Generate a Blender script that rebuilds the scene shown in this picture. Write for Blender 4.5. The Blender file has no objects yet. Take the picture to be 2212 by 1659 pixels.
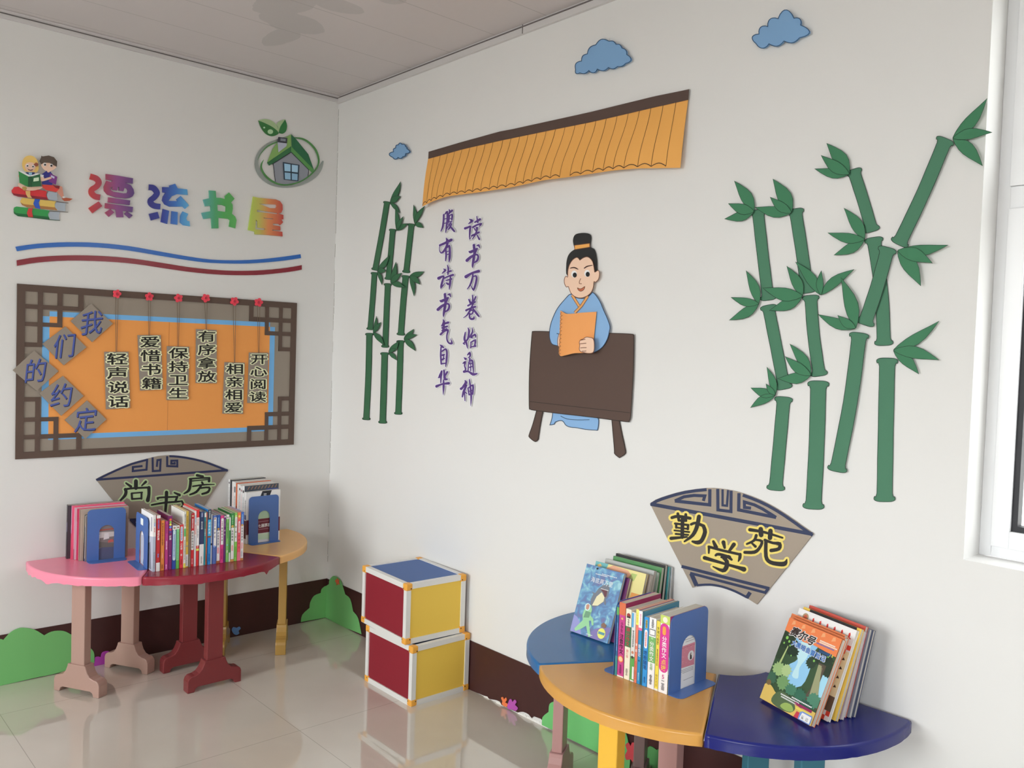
import bpy, bmesh, math, random
from mathutils import Vector, Matrix
from mathutils.geometry import tessellate_polygon
random.seed(7)
S = bpy.context.scene
COL = S.collection
V = Vector

# ------------------------------------------------------------------ camera
FPX = 1835.516
YAW, PITCH, ROLL = 2.40610046, -0.03746240, 0.03267763
CAM = V((1.44458323 * 2.667, -0.83937609 * 2.667, 0.52715329 * 2.667))
_f = V((math.cos(PITCH) * math.cos(YAW), math.cos(PITCH) * math.sin(YAW), math.sin(PITCH)))
_r = V((math.sin(YAW), -math.cos(YAW), 0))
_u = _r.cross(_f)
RGT = _r * math.cos(ROLL) + _u * math.sin(ROLL)
UPV = -_r * math.sin(ROLL) + _u * math.cos(ROLL)
cam = bpy.data.cameras.new('camera')
cam.sensor_width = 36
cam.lens = FPX / 2212 * 36
cam.clip_start = 0.05
co = bpy.data.objects.new('camera', cam)
COL.objects.link(co)
M = Matrix((RGT, UPV, -_f)).transposed().to_4x4()
M.translation = CAM
co.matrix_world = M
S.camera = co
S.view_settings.view_transform = 'Standard'
S.view_settings.look = 'None'
S.view_settings.gamma = 1
S.view_settings.use_curve_mapping = False
S.view_settings.exposure = -0.80
S.cycles.max_bounces = 10
S.cycles.diffuse_bounces = 6
S.cycles.transparent_max_bounces = 12
S.cycles.sample_clamp_indirect = 6
S.cycles.use_denoising = True

# ------------------------------------------------------------------ sky and window daylight
W = bpy.data.worlds.new('sky')
S.world = W
W.use_nodes = True
nt = W.node_tree
nt.nodes.clear()
tc = nt.nodes.new('ShaderNodeTexCoord')
sx = nt.nodes.new('ShaderNodeSeparateXYZ')
rp = nt.nodes.new('ShaderNodeValToRGB')
rp.color_ramp.elements[0].position = 0.47
rp.color_ramp.elements[0].color = (0.36, 0.35, 0.33, 1)
rp.color_ramp.elements[1].position = 0.53
rp.color_ramp.elements[1].color = (0.985, 0.98, 0.975, 1)
mp = nt.nodes.new('ShaderNodeMath')
mp.operation = 'MULTIPLY_ADD'
mp.inputs[1].default_value = 0.5
mp.inputs[2].default_value = 0.5
bg = nt.nodes.new('ShaderNodeBackground')
st = nt.nodes.new('ShaderNodeMath')     # hazy sun side towards -y: that half of the sky is brighter
st.operation = 'MULTIPLY_ADD'
st.inputs[1].default_value = -12.6
st.inputs[2].default_value = 17.5
nt.links.new(sx.outputs['Y'], st.inputs[0])
nt.links.new(st.outputs[0], bg.inputs['Strength'])
ow = nt.nodes.new('ShaderNodeOutputWorld')
nt.links.new(tc.outputs['Generated'], sx.inputs[0])
nt.links.new(sx.outputs['Z'], mp.inputs[0])
nt.links.new(mp.outputs[0], rp.inputs[0])
nt.links.new(rp.outputs[0], bg.inputs['Color'])
nt.links.new(bg.outputs[0], ow.inputs['Surface'])


def portal(name, loc, rot, sx_, sy_):
    l = bpy.data.lights.new(name, 'AREA')
    l.shape = 'RECTANGLE'
    l.size, l.size_y = sx_, sy_
    l.cycles.is_portal = True
    o = bpy.data.objects.new(name, l)
    o.location = loc
    o.rotation_euler = rot
    COL.objects.link(o)


H = 2.667
RX, RY = 7.0, -5.0                      # room extents
WR = [(3.064, 4.55, 0.917, 2.40)]       # window opening in the right wall
WB = [(0.35, 2.75, 0.80, 2.50), (4.4, 6.4, 0.80, 2.50)]   # window openings in the wall opposite
for a, b, c, d in WR:
    portal('window_daylight', ((a + b) / 2, 0.26, (c + d) / 2), (-math.pi / 2, 0, 0), b - a, d - c)
for a, b, c, d in WB:
    portal('window_daylight', ((a + b) / 2, RY - 0.26, (c + d) / 2), (math.pi / 2, 0, 0), b - a, d - c)


# ------------------------------------------------------------------ colour and materials
def s2l(v):
    v = v / 255.0
    return v / 12.92 if v <= 0.04045 else ((v + 0.055) / 1.055) ** 2.4


LW, RWH = (186, 180, 173), (216, 213, 209)   # how white paint reads on the two walls


def alb(c, ref):
    """albedo of a thing whose picture colour is c where white paint (0.8) reads as ref"""
    a = [min(0.92, 0.8 * s2l(c[i]) / s2l(ref[i])) for i in range(3)]
    y = 0.3 * a[0] + 0.6 * a[1] + 0.1 * a[2]
    return tuple(x + (y - x) * 0.05 for x in a)


MC = {}


def pm(rgb, rough=0.6, spec=0.4, metal=0.0, bump=0.0, scale=300.0, mottle=0.0, ms=20.0, coat=0.0):
    key = (tuple(round(x, 4) for x in rgb), rough, spec, metal, bump, scale, mottle, ms, coat)
    if key in MC:
        return MC[key]
    m = bpy.data.materials.new('paint')
    m.use_nodes = True
    n = m.node_tree
    b = n.nodes['Principled BSDF']
    b.inputs['Base Color'].default_value = (*rgb, 1)
    b.inputs['Roughness'].default_value = rough
    b.inputs['Specular IOR Level'].default_value = spec
    b.inputs['Metallic'].default_value = metal
    b.inputs['Coat Weight'].default_value = coat
    t = n.nodes.new('ShaderNodeTexCoord')
    if bump > 0:
        no = n.nodes.new('ShaderNodeTexNoise')
        no.inputs['Scale'].default_value = scale
        no.inputs['Detail'].default_value = 3
        bp = n.nodes.new('ShaderNodeBump')
        bp.inputs['Strength'].default_value = bump
        bp.inputs['Distance'].default_value = 0.002
        n.links.new(t.outputs['Object'], no.inputs['Vector'])
        n.links.new(no.outputs['Fac'], bp.inputs['Height'])
        n.links.new(bp.outputs[0], b.inputs['Normal'])
    if mottle > 0:
        no = n.nodes.new('ShaderNodeTexNoise')
        no.inputs['Scale'].default_value = ms
        no.inputs['Detail'].default_value = 4
        mx = n.nodes.new('ShaderNodeMix')
        mx.data_type = 'RGBA'
        mx.inputs[6].default_value = (*[x * (1 - mottle) for x in rgb], 1)
        mx.inputs[7].default_value = (*[min(1, x * (1 + mottle)) for x in rgb], 1)
        n.links.new(t.outputs['Object'], no.inputs['Vector'])
        n.links.new(no.outputs['Fac'], mx.inputs[0])
        n.links.new(mx.outputs[2], b.inputs['Base Color'])
    MC[key] = m
    return m


def L(r, g, b, rough=0.65, **k):
    return pm(alb((r, g, b), LW), rough, **k)


def R(r, g, b, rough=0.65, **k):
    return pm(alb((r, g, b), RWH), rough, **k)


def grad(stops, axis, lo, hi, ref):
    """printed colour gradient along a wall axis (world coordinate between lo and hi)"""
    m = bpy.data.materials.new('gradient_print')
    m.use_nodes = True
    n = m.node_tree
    b = n.nodes['Principled BSDF']
    b.inputs['Roughness'].default_value = 0.4
    g = n.nodes.new('ShaderNodeNewGeometry')
    sp = n.nodes.new('ShaderNodeSeparateXYZ')
    mr = n.nodes.new('ShaderNodeMapRange')
    mr.inputs['From Min'].default_value = lo
    mr.inputs['From Max'].default_value = hi
    cr = n.nodes.new('ShaderNodeValToRGB')
    e = cr.color_ramp.elements
    e[0].position, e[0].color = stops[0][0], (*alb(stops[0][1], ref), 1)
    e[1].position, e[1].color = stops[-1][0], (*alb(stops[-1][1], ref), 1)
    for p, c in stops[1:-1]:
        x = e.new(p)
        x.color = (*alb(c, ref), 1)
    n.links.new(g.outputs['Position'], sp.inputs[0])
    n.links.new(sp.outputs[axis], mr.inputs['Value'])
    n.links.new(mr.outputs[0], cr.inputs[0])
    n.links.new(cr.outputs[0], b.inputs['Base Color'])
    return m


# ------------------------------------------------------------------ mesh building
class MB:
    def __init__(s):
        s.v, s.f, s.mi, s.ms, s.k = [], [], [], [], 0

    def m(s, mat):
        if mat not in s.ms:
            s.ms.append(mat)
        return s.ms.index(mat)

    def face(s, pts, mat):
        i = len(s.v)
        s.v += [V(p) for p in pts]
        s.f.append(tuple(range(i, i + len(pts))))
        s.mi.append(s.m(mat))

    def grid(s, rows, mat, close=False):
        i0 = len(s.v)
        n = len(rows[0])
        for r in rows:
            s.v += [V(p) for p in r]
        k = s.m(mat)
        for j in range(len(rows) - 1):
            for i in range(n if close else n - 1):
                a, b = i0 + j * n + i, i0 + j * n + (i + 1) % n
                s.f.append((a, b, b + n, a + n))
                s.mi.append(k)

    def tess(s, loops, mat, off=None, side=None):
        """flat filled outline (first loop outer, others holes); off = extrude vector to the back"""
        fl = [p for l in loops for p in l]
        tri = tessellate_polygon([[V(p) for p in l] for l in loops])
        i = len(s.v)
        s.v += [V(p) for p in fl]
        k = s.m(mat)
        for t in tri:
            s.f.append(tuple(i + q for q in t))
            s.mi.append(k)
        if off is not None:
            off = V(off)
            for l in loops:
                s.grid([l, [V(p) + off for p in l]], side or mat, close=True)
            j = len(s.v)
            s.v += [V(p) + off for p in fl]
            k2 = s.m(side or mat)
            for t in tri:
                s.f.append(tuple(j + q for q in t))
                s.mi.append(k2)

    def hexa(s, p, mat):
        """eight corners: 0-3 one end, 4-7 the other"""
        for q in ((0, 1, 2, 3), (4, 5, 6, 7), (0, 1, 5, 4), (1, 2, 6, 5), (2, 3, 7, 6), (3, 0, 4, 7)):
            s.face([p[i] for i in q], mat)

    def box(s, lo, hi, mat, fr=None):
        a, b = lo, hi
        p = [V((x, y, z)) for z in (a[2], b[2]) for x, y in ((a[0], a[1]), (b[0], a[1]), (b[0], b[1]), (a[0], b[1]))]
        if fr:
            p = [fr(*q) for q in p]
        s.hexa(p, mat)

    def build(s, name, parent=None, loc=None, bevel=0.0, weld=True, smooth=False):
        me = bpy.data.meshes.new(name)
        if loc is None:
            loc = root_loc(parent) if parent else V((0, 0, 0))
            if not parent:
                lo = V([min(p[i] for p in s.v) for i in range(3)])
                hi = V([max(p[i] for p in s.v) for i in range(3)])
                loc = V(((lo.x + hi.x) / 2, (lo.y + hi.y) / 2, lo.z))
        elif loc == 'local':
            loc = V((0, 0, 0))
        me.from_pydata([tuple(p - loc) for p in s.v], [], s.f)
        for mt in s.ms:
            me.materials.append(mt)
        me.polygons.foreach_set('material_index', s.mi)
        bm = bmesh.new()
        bm.from_mesh(me)
        if weld:
            bmesh.ops.remove_doubles(bm, verts=bm.verts, dist=2e-6)
        bmesh.ops.recalc_face_normals(bm, faces=bm.faces)
        bm.to_mesh(me)
        bm.free()
        o = bpy.data.objects.new(name, me)
        COL.objects.link(o)
        if parent:
            o.parent = parent
        else:
            o.location = loc
        if bevel:
            bv = o.modifiers.new('bevel', 'BEVEL')
            bv.width = bevel
            bv.segments = 2
            bv.limit_method = 'ANGLE'
        if smooth:
            for p in me.polygons:
                p.use_smooth = True
        return o


def root_loc(o):
    while o.parent:
        o = o.parent
    return o.location.copy()


def tag(o, label=None, cat=None, group=None, kind=None):
    if label:
        o['label'] = label
    if cat:
        o['category'] = cat
    if group:
        o['group'] = group
    if kind:
        o['kind'] = kind
    return o


def thing(name, label, cat, loc, rz=0.0, group=None):
    o = bpy.data.objects.new(name, None)
    COL.objects.link(o)
    o.location = loc
    o.rotation_euler = (0, 0, rz)
    o.empty_display_size = 0.05
    return tag(o, label, cat, group)


# ------------------------------------------------------------------ from the photograph to the walls
def ray(u, v):
    return RGT * ((u - 1106) / FPX) - UPV * ((v - 829.5) / FPX) + _f


def on(u, v, ax, val):
    d = ray(u, v)
    return CAM + d * ((val - CAM[ax]) / d[ax])


def LWp(u, v, off=0.0):
    return on(u, v, 0, off)


def RWp(u, v, off=0.0):
    return on(u, v, 1, -off)


def TBp(u, v, z=0.495):
    return on(u, v, 2, z)


class Fr:
    """a measured window of the photograph lying on a wall"""

    def __init__(s, ox, oy, sc, wall):
        s.ox, s.oy, s.sc, s.w = ox, oy, sc, wall

    def __call__(s, x, y, off=0.0):
        return (LWp if s.w == 'L' else RWp)(s.ox + x / s.sc, s.oy + y / s.sc, off)

    def back(s, d):
        return V((-d, 0, 0)) if s.w == 'L' else V((0, d, 0))


def crv(pts, n=4, closed=True):
    """Catmull-Rom through pts; a point given twice makes a corner"""
    out = []
    N = len(pts)
    rng = range(N) if closed else range(N - 1)
    for i in rng:
        p0 = pts[(i - 1) % N] if closed or i > 0 else pts[i]
        p1, p2 = pts[i], pts[(i + 1) % N]
        p3 = pts[(i + 2) % N] if closed or i + 2 < N else p2
        if p1 == p2:
            continue
        for k in range(n):
            t = k / n
            out.append(tuple(0.5 * (2 * p1[a] + (p2[a] - p0[a]) * t + (2 * p0[a] - 5 * p1[a] + 4 * p2[a] - p3[a]) * t * t
                                    + (3 * p1[a] - p0[a] - 3 * p2[a] + p3[a]) * t ** 3) for a in range(len(p1))))
    if not closed:
        out.append(tuple(pts[-1]))
    return out


def strip(pts, w, closed=False):
    """2-D ribbon: list of quads; w number or list"""
    N = len(pts)
    lr = []
    for i, p in enumerate(pts):
        a = pts[i - 1] if (closed or i > 0) else p
        b = pts[(i + 1) % N] if (closed or i < N - 1) else p
        d1 = (p[0] - a[0], p[1] - a[1])
        d2 = (b[0] - p[0], b[1] - p[1])
        l1, l2 = math.hypot(*d1) or 1, math.hypot(*d2) or 1
        tx, ty = d1[0] / l1 + d2[0] / l2, d1[1] / l1 + d2[1] / l2
        l = math.hypot(tx, ty)
        if l < 1e-6:
            tx, ty, l = d2[0] / l2, d2[1] / l2, 1
        tx, ty = tx / l, ty / l
        c = max(0.5, abs(tx * d1[0] / l1 + ty * d1[1] / l1) if l1 > 1e-9 and d1 != (0, 0) else 1)
        hw = (w[i] if isinstance(w, (list, tuple)) else w) / 2 / c
        lr.append(((p[0] - ty * hw, p[1] + tx * hw), (p[0] + ty * hw, p[1] - tx * hw)))
    q = []
    for i in range(N if closed else N - 1):
        j = (i + 1) % N
        q.append((lr[i][0], lr[j][0], lr[j][1], lr[i][1]))
    return q


def line(mb, F, pts, w, mat, off, closed=False):
    for q in strip(pts, w, closed):
        mb.k += 1                       # hair-thin steps so that crossing strokes never share a plane
        mb.face([F(x, y, off + mb.k * 4e-6) for x, y in q], mat)


def blob(mb, F, pts, mat, off, thick=None, line_mat=None, lw=0, side=None):
    mb.tess([[F(x, y, off) for x, y in pts]], mat, F.back(thick) if thick else None, side)
    if line_mat:
        line(mb, F, pts, lw, line_mat, off + 0.00025, True)


def ell(cx, cy, rx, ry=None, n=14, a0=0.0):
    ry = ry or rx
    return [(cx + rx * math.cos(a0 + 2 * math.pi * i / n), cy + ry * math.sin(a0 + 2 * math.pi * i / n)) for i in range(n)]


def brush(mb, F, strokes, mat, off, grow=0.0, sm=3, cap=True, fat=1.22):
    """strokes of (x, y, width) with round ends"""
    for st in strokes:
        st = crv([tuple(p) for p in st], sm, False) if len(st) > 2 else st
        pts = [(p[0], p[1]) for p in st]
        ws = [p[2] * fat + grow for p in st]
        line(mb, F, pts, ws, mat, off)
        if cap:
            for p, w in ((pts[0], ws[0]), (pts[-1], ws[-1])):
                mb.k += 1
                mb.face([F(x, y, off + mb.k * 4e-6) for x, y in ell(p[0], p[1], w / 2, n=10)], mat)


GL = {}


def glyph(ch, offset=0.0):
    k = (ch, offset)
    if k not in GL:
        c = bpy.data.curves.new('g', 'FONT')
        c.body = ch
        c.offset = offset
        c.resolution_u = 2
        o = bpy.data.objects.new('g', c)
        COL.objects.link(o)
        dg = bpy.context.evaluated_depsgraph_get()
        e = o.evaluated_get(dg)
        me = e.to_mesh()
        GL[k] = ([(v.co.x, v.co.y) for v in me.vertices], [tuple(p.vertices) for p in me.polygons])
        e.to_mesh_clear()
        bpy.data.objects.remove(o)
        bpy.data.curves.remove(c)
    return GL[k]


def put(mb, ch, mat, fn, offset=0.0):
    """glyph through fn(x, y) with x, y in -0.5..0.5 (y up)"""
    vs, fs = glyph(ch, offset)
    i = len(mb.v)
    if ord(ch) < 256:
        cx, cy = (max(v[0] for v in vs) + min(v[0] for v in vs)) / 2, (max(v[1] for v in vs) + min(v[1] for v in vs)) / 2
    else:
        cx, cy = 0.5, 0.38
    mb.v += [V(fn(x - cx, y - cy)) for x, y in vs]
    k = mb.m(mat)
    for f in fs:
        mb.f.append(tuple(i + q for q in f))
        mb.mi.append(k)


def put_fat(mb, ch, mat, fn, g, nrm):
    """glyph thickened all round by g (in em)"""
    put(mb, ch, mat, fn)
    vs, fs = glyph(ch)
    cnt = {}
    for f in fs:
        for i in range(len(f)):
            e = tuple(sorted((f[i], f[(i + 1) % len(f)])))
            cnt[e] = cnt.get(e, 0) + 1
    T = lambda x, y: fn(x - .5, y - .38)
    kk = 0
    for (i, j), n_ in cnt.items():
        if n_ != 1:
            continue
        a, c = vs[i], vs[j]
        l = math.hypot(c[0] - a[0], c[1] - a[1])
        if l < 1e-6:
            continue
        tx, ty = (c[0] - a[0]) / l * g, (c[1] - a[1]) / l * g
        kk += 1
        up = nrm * (kk * 4e-6)
        mb.face([T(x, y) + up for x, y in ((a[0] - tx * .3 - ty, a[1] - ty * .3 + tx), (a[0] - tx, a[1] - ty), (a[0] - tx * .3 + ty, a[1] - ty * .3 - tx),
                                           (c[0] + tx * .3 + ty, c[1] + ty * .3 - tx), (c[0] + tx, c[1] + ty), (c[0] + tx * .3 - ty, c[1] + ty * .3 + tx))], mat)


# ------------------------------------------------------------------ the room
def structure(mb, name, **k):
    return tag(mb.build(name, loc=V((0, 0, 0)), **k), kind='structure')


white = pm((0.80, 0.797, 0.787), 0.75, 0.25, bump=0.12, scale=60, mottle=0.012, ms=3)


def wall_x(mb, x0, x1, wins, ya, yb, mat):
    """wall along x between ya and yb with openings"""
    cur = x0
    for a, b, c, d in wins:
        mb.box((cur, ya, 0), (a, yb, H), mat)
        mb.box((a, ya, 0), (b, yb, c), mat)
        mb.box((a, ya, d), (b, yb, H), mat)
        cur = b
    mb.box((cur, ya, 0), (x1, yb, H), mat)


b = MB()
b.box((-0.24, RY, 0), (0, 0, H), white)
wl = structure(b, 'wall_left', weld=False)
b = MB()
wall_x(b, -0.24, RX, WR, 0, 0.24, white)
structure(b, 'wall_right', weld=False)
b = MB()
wall_x(b, -0.24, RX, WB, RY - 0.24, RY, white)
structure(b, 'wall_opposite', weld=False)
b = MB()
b.box((RX, RY, 0), (RX + 0.24, 0, H), white)
structure(b, 'wall_far_right')


def floor_mat():
    m = bpy.data.materials.new('polished_tiles')
    m.use_nodes = True
    n = m.node_tree
    bs = n.nodes['Principled BSDF']
    bs.inputs['Roughness'].default_value = 0.05
    bs.inputs['Specular IOR Level'].default_value = 0.9
    bs.inputs['Coat Weight'].default_value = 0.7
    bs.inputs['Coat Roughness'].default_value = 0.02
    g = n.nodes.new('ShaderNodeNewGeometry')
    sp = n.nodes.new('ShaderNodeSeparateXYZ')
    n.links.new(g.outputs['Position'], sp.inputs[0])

    def joint(out, off, period):
        a = n.nodes.new('ShaderNodeMath'); a.operation = 'ADD'; a.inputs[1].default_value = -off + period * 40
        d = n.nodes.new('ShaderNodeMath'); d.operation = 'DIVIDE'; d.inputs[1].default_value = period
        f = n.nodes.new('ShaderNodeMath'); f.operation = 'FRACT'
        c = n.nodes.new('ShaderNodeMath'); c.operation = 'LESS_THAN'; c.inputs[1].default_value = 0.0024 / period
        n.links.new(out, a.inputs[0]); n.links.new(a.outputs[0], d.inputs[0]); n.links.new(d.outputs[0], f.inputs[0]); n.links.new(f.outputs[0], c.inputs[0])
        return c.outputs[0]
    j1 = joint(sp.outputs['X'], 1.095, 0.79)
    j2 = joint(sp.outputs['Y'], -0.736, 0.80)
    mx = n.nodes.new('ShaderNodeMath'); mx.operation = 'MAXIMUM'
    n.links.new(j1, mx.inputs[0]); n.links.new(j2, mx.inputs[1])
    no = n.nodes.new('ShaderNodeTexNoise'); no.inputs['Scale'].default_value = 2.5; no.inputs['Detail'].default_value = 5
    n.links.new(g.outputs['Position'], no.inputs['Vector'])
    cr = n.nodes.new('ShaderNodeValToRGB')
    cr.color_ramp.elements[0].position = 0.3; cr.color_ramp.elements[0].color = (0.62, 0.57, 0.50, 1)
    cr.color_ramp.elements[1].position = 0.7; cr.color_ramp.elements[1].color = (0.69, 0.64, 0.57, 1)
    n.links.new(no.outputs['Fac'], cr.inputs[0])
    mc = n.nodes.new('ShaderNodeMix'); mc.data_type = 'RGBA'
    mc.inputs[7].default_value = (0.25, 0.22, 0.18, 1)
    mj = n.nodes.new('ShaderNodeMath'); mj.operation = 'MULTIPLY'; mj.inputs[1].default_value = 0.55
    n.links.new(mx.outputs[0], mj.inputs[0]); n.links.new(mj.outputs[0], mc.inputs[0])
    n.links.new(cr.outputs[0], mc.inputs[6]); n.links.new(mc.outputs[2], bs.inputs['Base Color'])
    bp = n.nodes.new('ShaderNodeBump'); bp.inputs['Strength'].default_value = 0.008; bp.inputs['Distance'].default_value = 0.003
    n2 = n.nodes.new('ShaderNodeTexNoise'); n2.inputs['Scale'].default_value = 5
    n.links.new(g.outputs['Position'], n2.inputs['Vector']); n.links.new(n2.outputs['Fac'], bp.inputs['Height'])
    n.links.new(bp.outputs[0], bs.inputs['Normal'])
    return m


b = MB()
b.box((-0.24, RY - 0.24, -0.12), (RX + 0.24, 0.24, 0), floor_mat())
structure(b, 'floor')


def ceiling_mat():
    m = bpy.data.materials.new('plastic_ceiling_panels')
    m.use_nodes = True
    n = m.node_tree
    bs = n.nodes['Principled BSDF']
    bs.inputs['Roughness'].default_value = 0.45
    g = n.nodes.new('ShaderNodeNewGeometry')
    sp = n.nodes.new('ShaderNodeSeparateXYZ')
    n.links.new(g.outputs['Position'], sp.inputs[0])
    N = lambda op, a, bb: _math(n, op, a, bb)
    fr = N('FRACT', N('DIVIDE', N('ADD', sp.outputs['X'], -0.355 + 2.9), 0.29), 0)
    gro = N('LESS_THAN', fr, 0.008)
    # a grey damp stain made of a few lobes with a ragged rim
    no = n.nodes.new('ShaderNodeTexNoise'); no.inputs['Scale'].default_value = 9; no.inputs['Detail'].default_value = 3
    n.links.new(g.outputs['Position'], no.inputs['Vector'])
    wob = N('MULTIPLY', N('SUBTRACT', no.outputs['Fac'], 0.5), 0.55)
    tot = None
    for cx, cy, rx, ry in ((0.93, -0.76, 0.20, 0.10), (0.74, -0.64, 0.10, 0.13), (0.56, -0.60, 0.13, 0.055), (1.22, -0.50, 0.05, 0.05), (1.02, -0.62, 0.06, 0.12)):
        dx = N('DIVIDE', N('SUBTRACT', sp.outputs['X'], cx), rx)
        dy = N('DIVIDE', N('SUBTRACT', sp.outputs['Y'], cy), ry)
        d = N('SQRT', N('ADD', N('MULTIPLY', dx, dx), N('MULTIPLY', dy, dy)), 0)
        f = N('LESS_THAN', N('ADD', d, wob), 1.0)
        tot = f if tot is None else N('MAXIMUM', tot, f)
    c1 = n.nodes.new('ShaderNodeMix'); c1.data_type = 'RGBA'
    c1.inputs[6].default_value = (0.62, 0.575, 0.575, 1); c1.inputs[7].default_value = (0.53, 0.50, 0.50, 1)
    n.links.new(tot, c1.inputs[0])
    c2 = n.nodes.new('ShaderNodeMix'); c2.data_type = 'RGBA'
    c2.inputs[7].default_value = (0.33, 0.31, 0.31, 1)
    n.links.new(gro, c2.inputs[0]); n.links.new(c1.outputs[2], c2.inputs[6])
    n.links.new(c2.outputs[2], bs.inputs['Base Color'])
    return m


def _math(n, op, a, bb):
    x = n.nodes.new('ShaderNodeMath'); x.operation = op
    for i, q in enumerate((a, bb)):
        if isinstance(q, (int, float)):
            x.inputs[i].default_value = q
        else:
            n.links.new(q, x.inputs[i])
    return x.outputs[0]


b = MB()
b.box((-0.24, RY - 0.24, H), (RX + 0.24, 0.24, H + 0.1), ceiling_mat())
structure(b, 'ceiling')

trim_m = pm((0.66, 0.64, 0.64), 0.5)
gap_m = pm((0.16, 0.14, 0.14), 0.8)
b = MB()
b.box((0, RY, H - 0.028), (0.012, 0, H), trim_m)
b.box((0.012, RY, H - 0.008), (0.03, 0, H - 0.001), trim_m)
b.box((0.0122, RY, H - 0.0125), (0.0135, -0.012, H - 0.0082), gap_m)
structure(b, 'trim_1', weld=False)
b = MB()
b.box((0, -0.012, H - 0.034), (RX, 0, H), trim_m)
b.box((0, -0.0145, H - 0.010), (RX, -0.012, H - 0.0055), gap_m)
b.box((1.385, -0.0135, H - 0.034), (1.388, -0.012, H), gap_m)
structure(b, 'trim_2', weld=False)
# crack down the corner
b = MB()
z = H - 0.06
ck = pm((0.22, 0.2, 0.18), 0.9)
while z > 0.25:
    dz = random.uniform(0.02, 0.07)
    if random.random() < 0.72:
        x = random.uniform(0.0003, 0.003)
        x2 = random.uniform(0.0003, 0.003)
        w_ = random.uniform(0.0008, 0.0022)
        b.hexa([V((x, 0, z)), V((x + w_, 0, z)), V((x + w_, -0.0006, z)), V((x, -0.0006, z)),
                V((x2, 0, z - dz)), V((x2 + w_, 0, z - dz)), V((x2 + w_, -0.0006, z - dz)), V((x2, -0.0006, z - dz))], ck)
    z -= dz * 1.1
structure(b, 'trim_3', weld=False)

# skirting painted dark maroon, ragged lower edge on the right wall
maroon = pm((0.062, 0.020, 0.019), 0.42, 0.4, mottle=0.1, ms=30)
ZS = 0.2045
b = MB()
b.box((0, RY, 0), (0.004, -0.005, ZS), maroon)
fL = Fr(600, 1000, 4.147, 'L')
structure(b, 'baseboard_left', weld=False)
b = MB()
fS = Fr(700, 1160, 3.324, 'R')
low = [(0.0, 0.0), (1.19, 0.0)]
chip = [(1150, 1138, 6), (1172, 1150, 10), (1185, 1152, 2), (1235, 1176, 14), (1262, 1190, 16), (1275, 1195, 3), (1392, 1247, 6), (1412, 1250, 16), (1430, 1260, 22), (1452, 1280, 24), (1470, 1290, 22), (1490, 1306, 12), (1505, 1316, 26), (1530, 1330, 28), (1555, 1344, 30), (1580, 1357, 20), (1600, 1368, 4)]
for x, y, hgt in chip:
    p = fS(x, y, 0.004)
    low.append((p.x, max(0.0, hgt * 0.0008)))
low += [(2.2, 0.0), (RX, 0.0)]
pts = [V((x, -0.004, z_)) for x, z_ in low] + [V((RX, -0.004, ZS)), V((0.0, -0.004, ZS))]
b.tess([pts], maroon, (0, 0.004, 0))
structure(b, 'baseboard_right', weld=False)
# flaked plaster left showing under the paint
b = MB()
pl = pm((0.86, 0.85, 0.82), 0.9, bump=0.5, scale=200)
for (x0, x1) in ((1148, 1186), (1236, 1276), (1392, 1602)):
    x = x0
    while x < x1:
        yb = 1085 + (x - 1065) * 0.535
        p = fS(x, yb, 0.002)
        w_ = random.uniform(0.006, 0.012)
        hh = random.uniform(0.003, 0.013)
        b.hexa([V((p.x, -0.0035, 0)), V((p.x + w_, -0.0035, 0)), V((p.x + w_, 0, 0)), V((p.x, 0, 0)),
                V((p.x + w_ * .2, -0.0025, hh)), V((p.x + w_ * .8, -0.0025, hh * .8)), V((p.x + w_ * .8, 0, hh * .8)), V((p.x + w_ * .2, 0, hh))], pl)
        x += w_ * 620
structure(b, 'trim_4', weld=False)

# ------------------------------------------------------------------ windows
pvc = pm((0.87, 0.88, 0.90), 0.3, 0.5)
rub = pm((0.02, 0.02, 0.025), 0.5)
gm = bpy.data.materials.new('glass')
gm.use_nodes = True
n = gm.node_tree
n.nodes.clear()
tr = n.nodes.new('ShaderNodeBsdfTransparent'); tr.inputs[0].default_value = (0.95, 0.97, 0.97, 1)
gl = n.nodes.new('ShaderNodeBsdfGlossy'); gl.inputs['Roughness'].default_value = 0.02
mx = n.nodes.new('ShaderNodeMixShader'); mx.inputs[0].default_value = 0.06
om = n.nodes.new('ShaderNodeOutputMaterial')
n.links.new(tr.outputs[0], mx.inputs[1]); n.links.new(gl.outputs[0], mx.inputs[2]); n.links.new(mx.outputs[0], om.inputs[0])


def ringbox(mb, x0, x1, z0, z1, w, ya, yb, mat):
    mb.box((x0, ya, z0), (x0 + w, yb, z1), mat)
    mb.box((x1 - w, ya, z0), (x1, yb, z1), mat)
    mb.box((x0 + w, ya, z0), (x1 - w, yb, z0 + w), mat)
    mb.box((x0 + w, ya, z1 - w), (x1 - w, yb, z1), mat)


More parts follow.
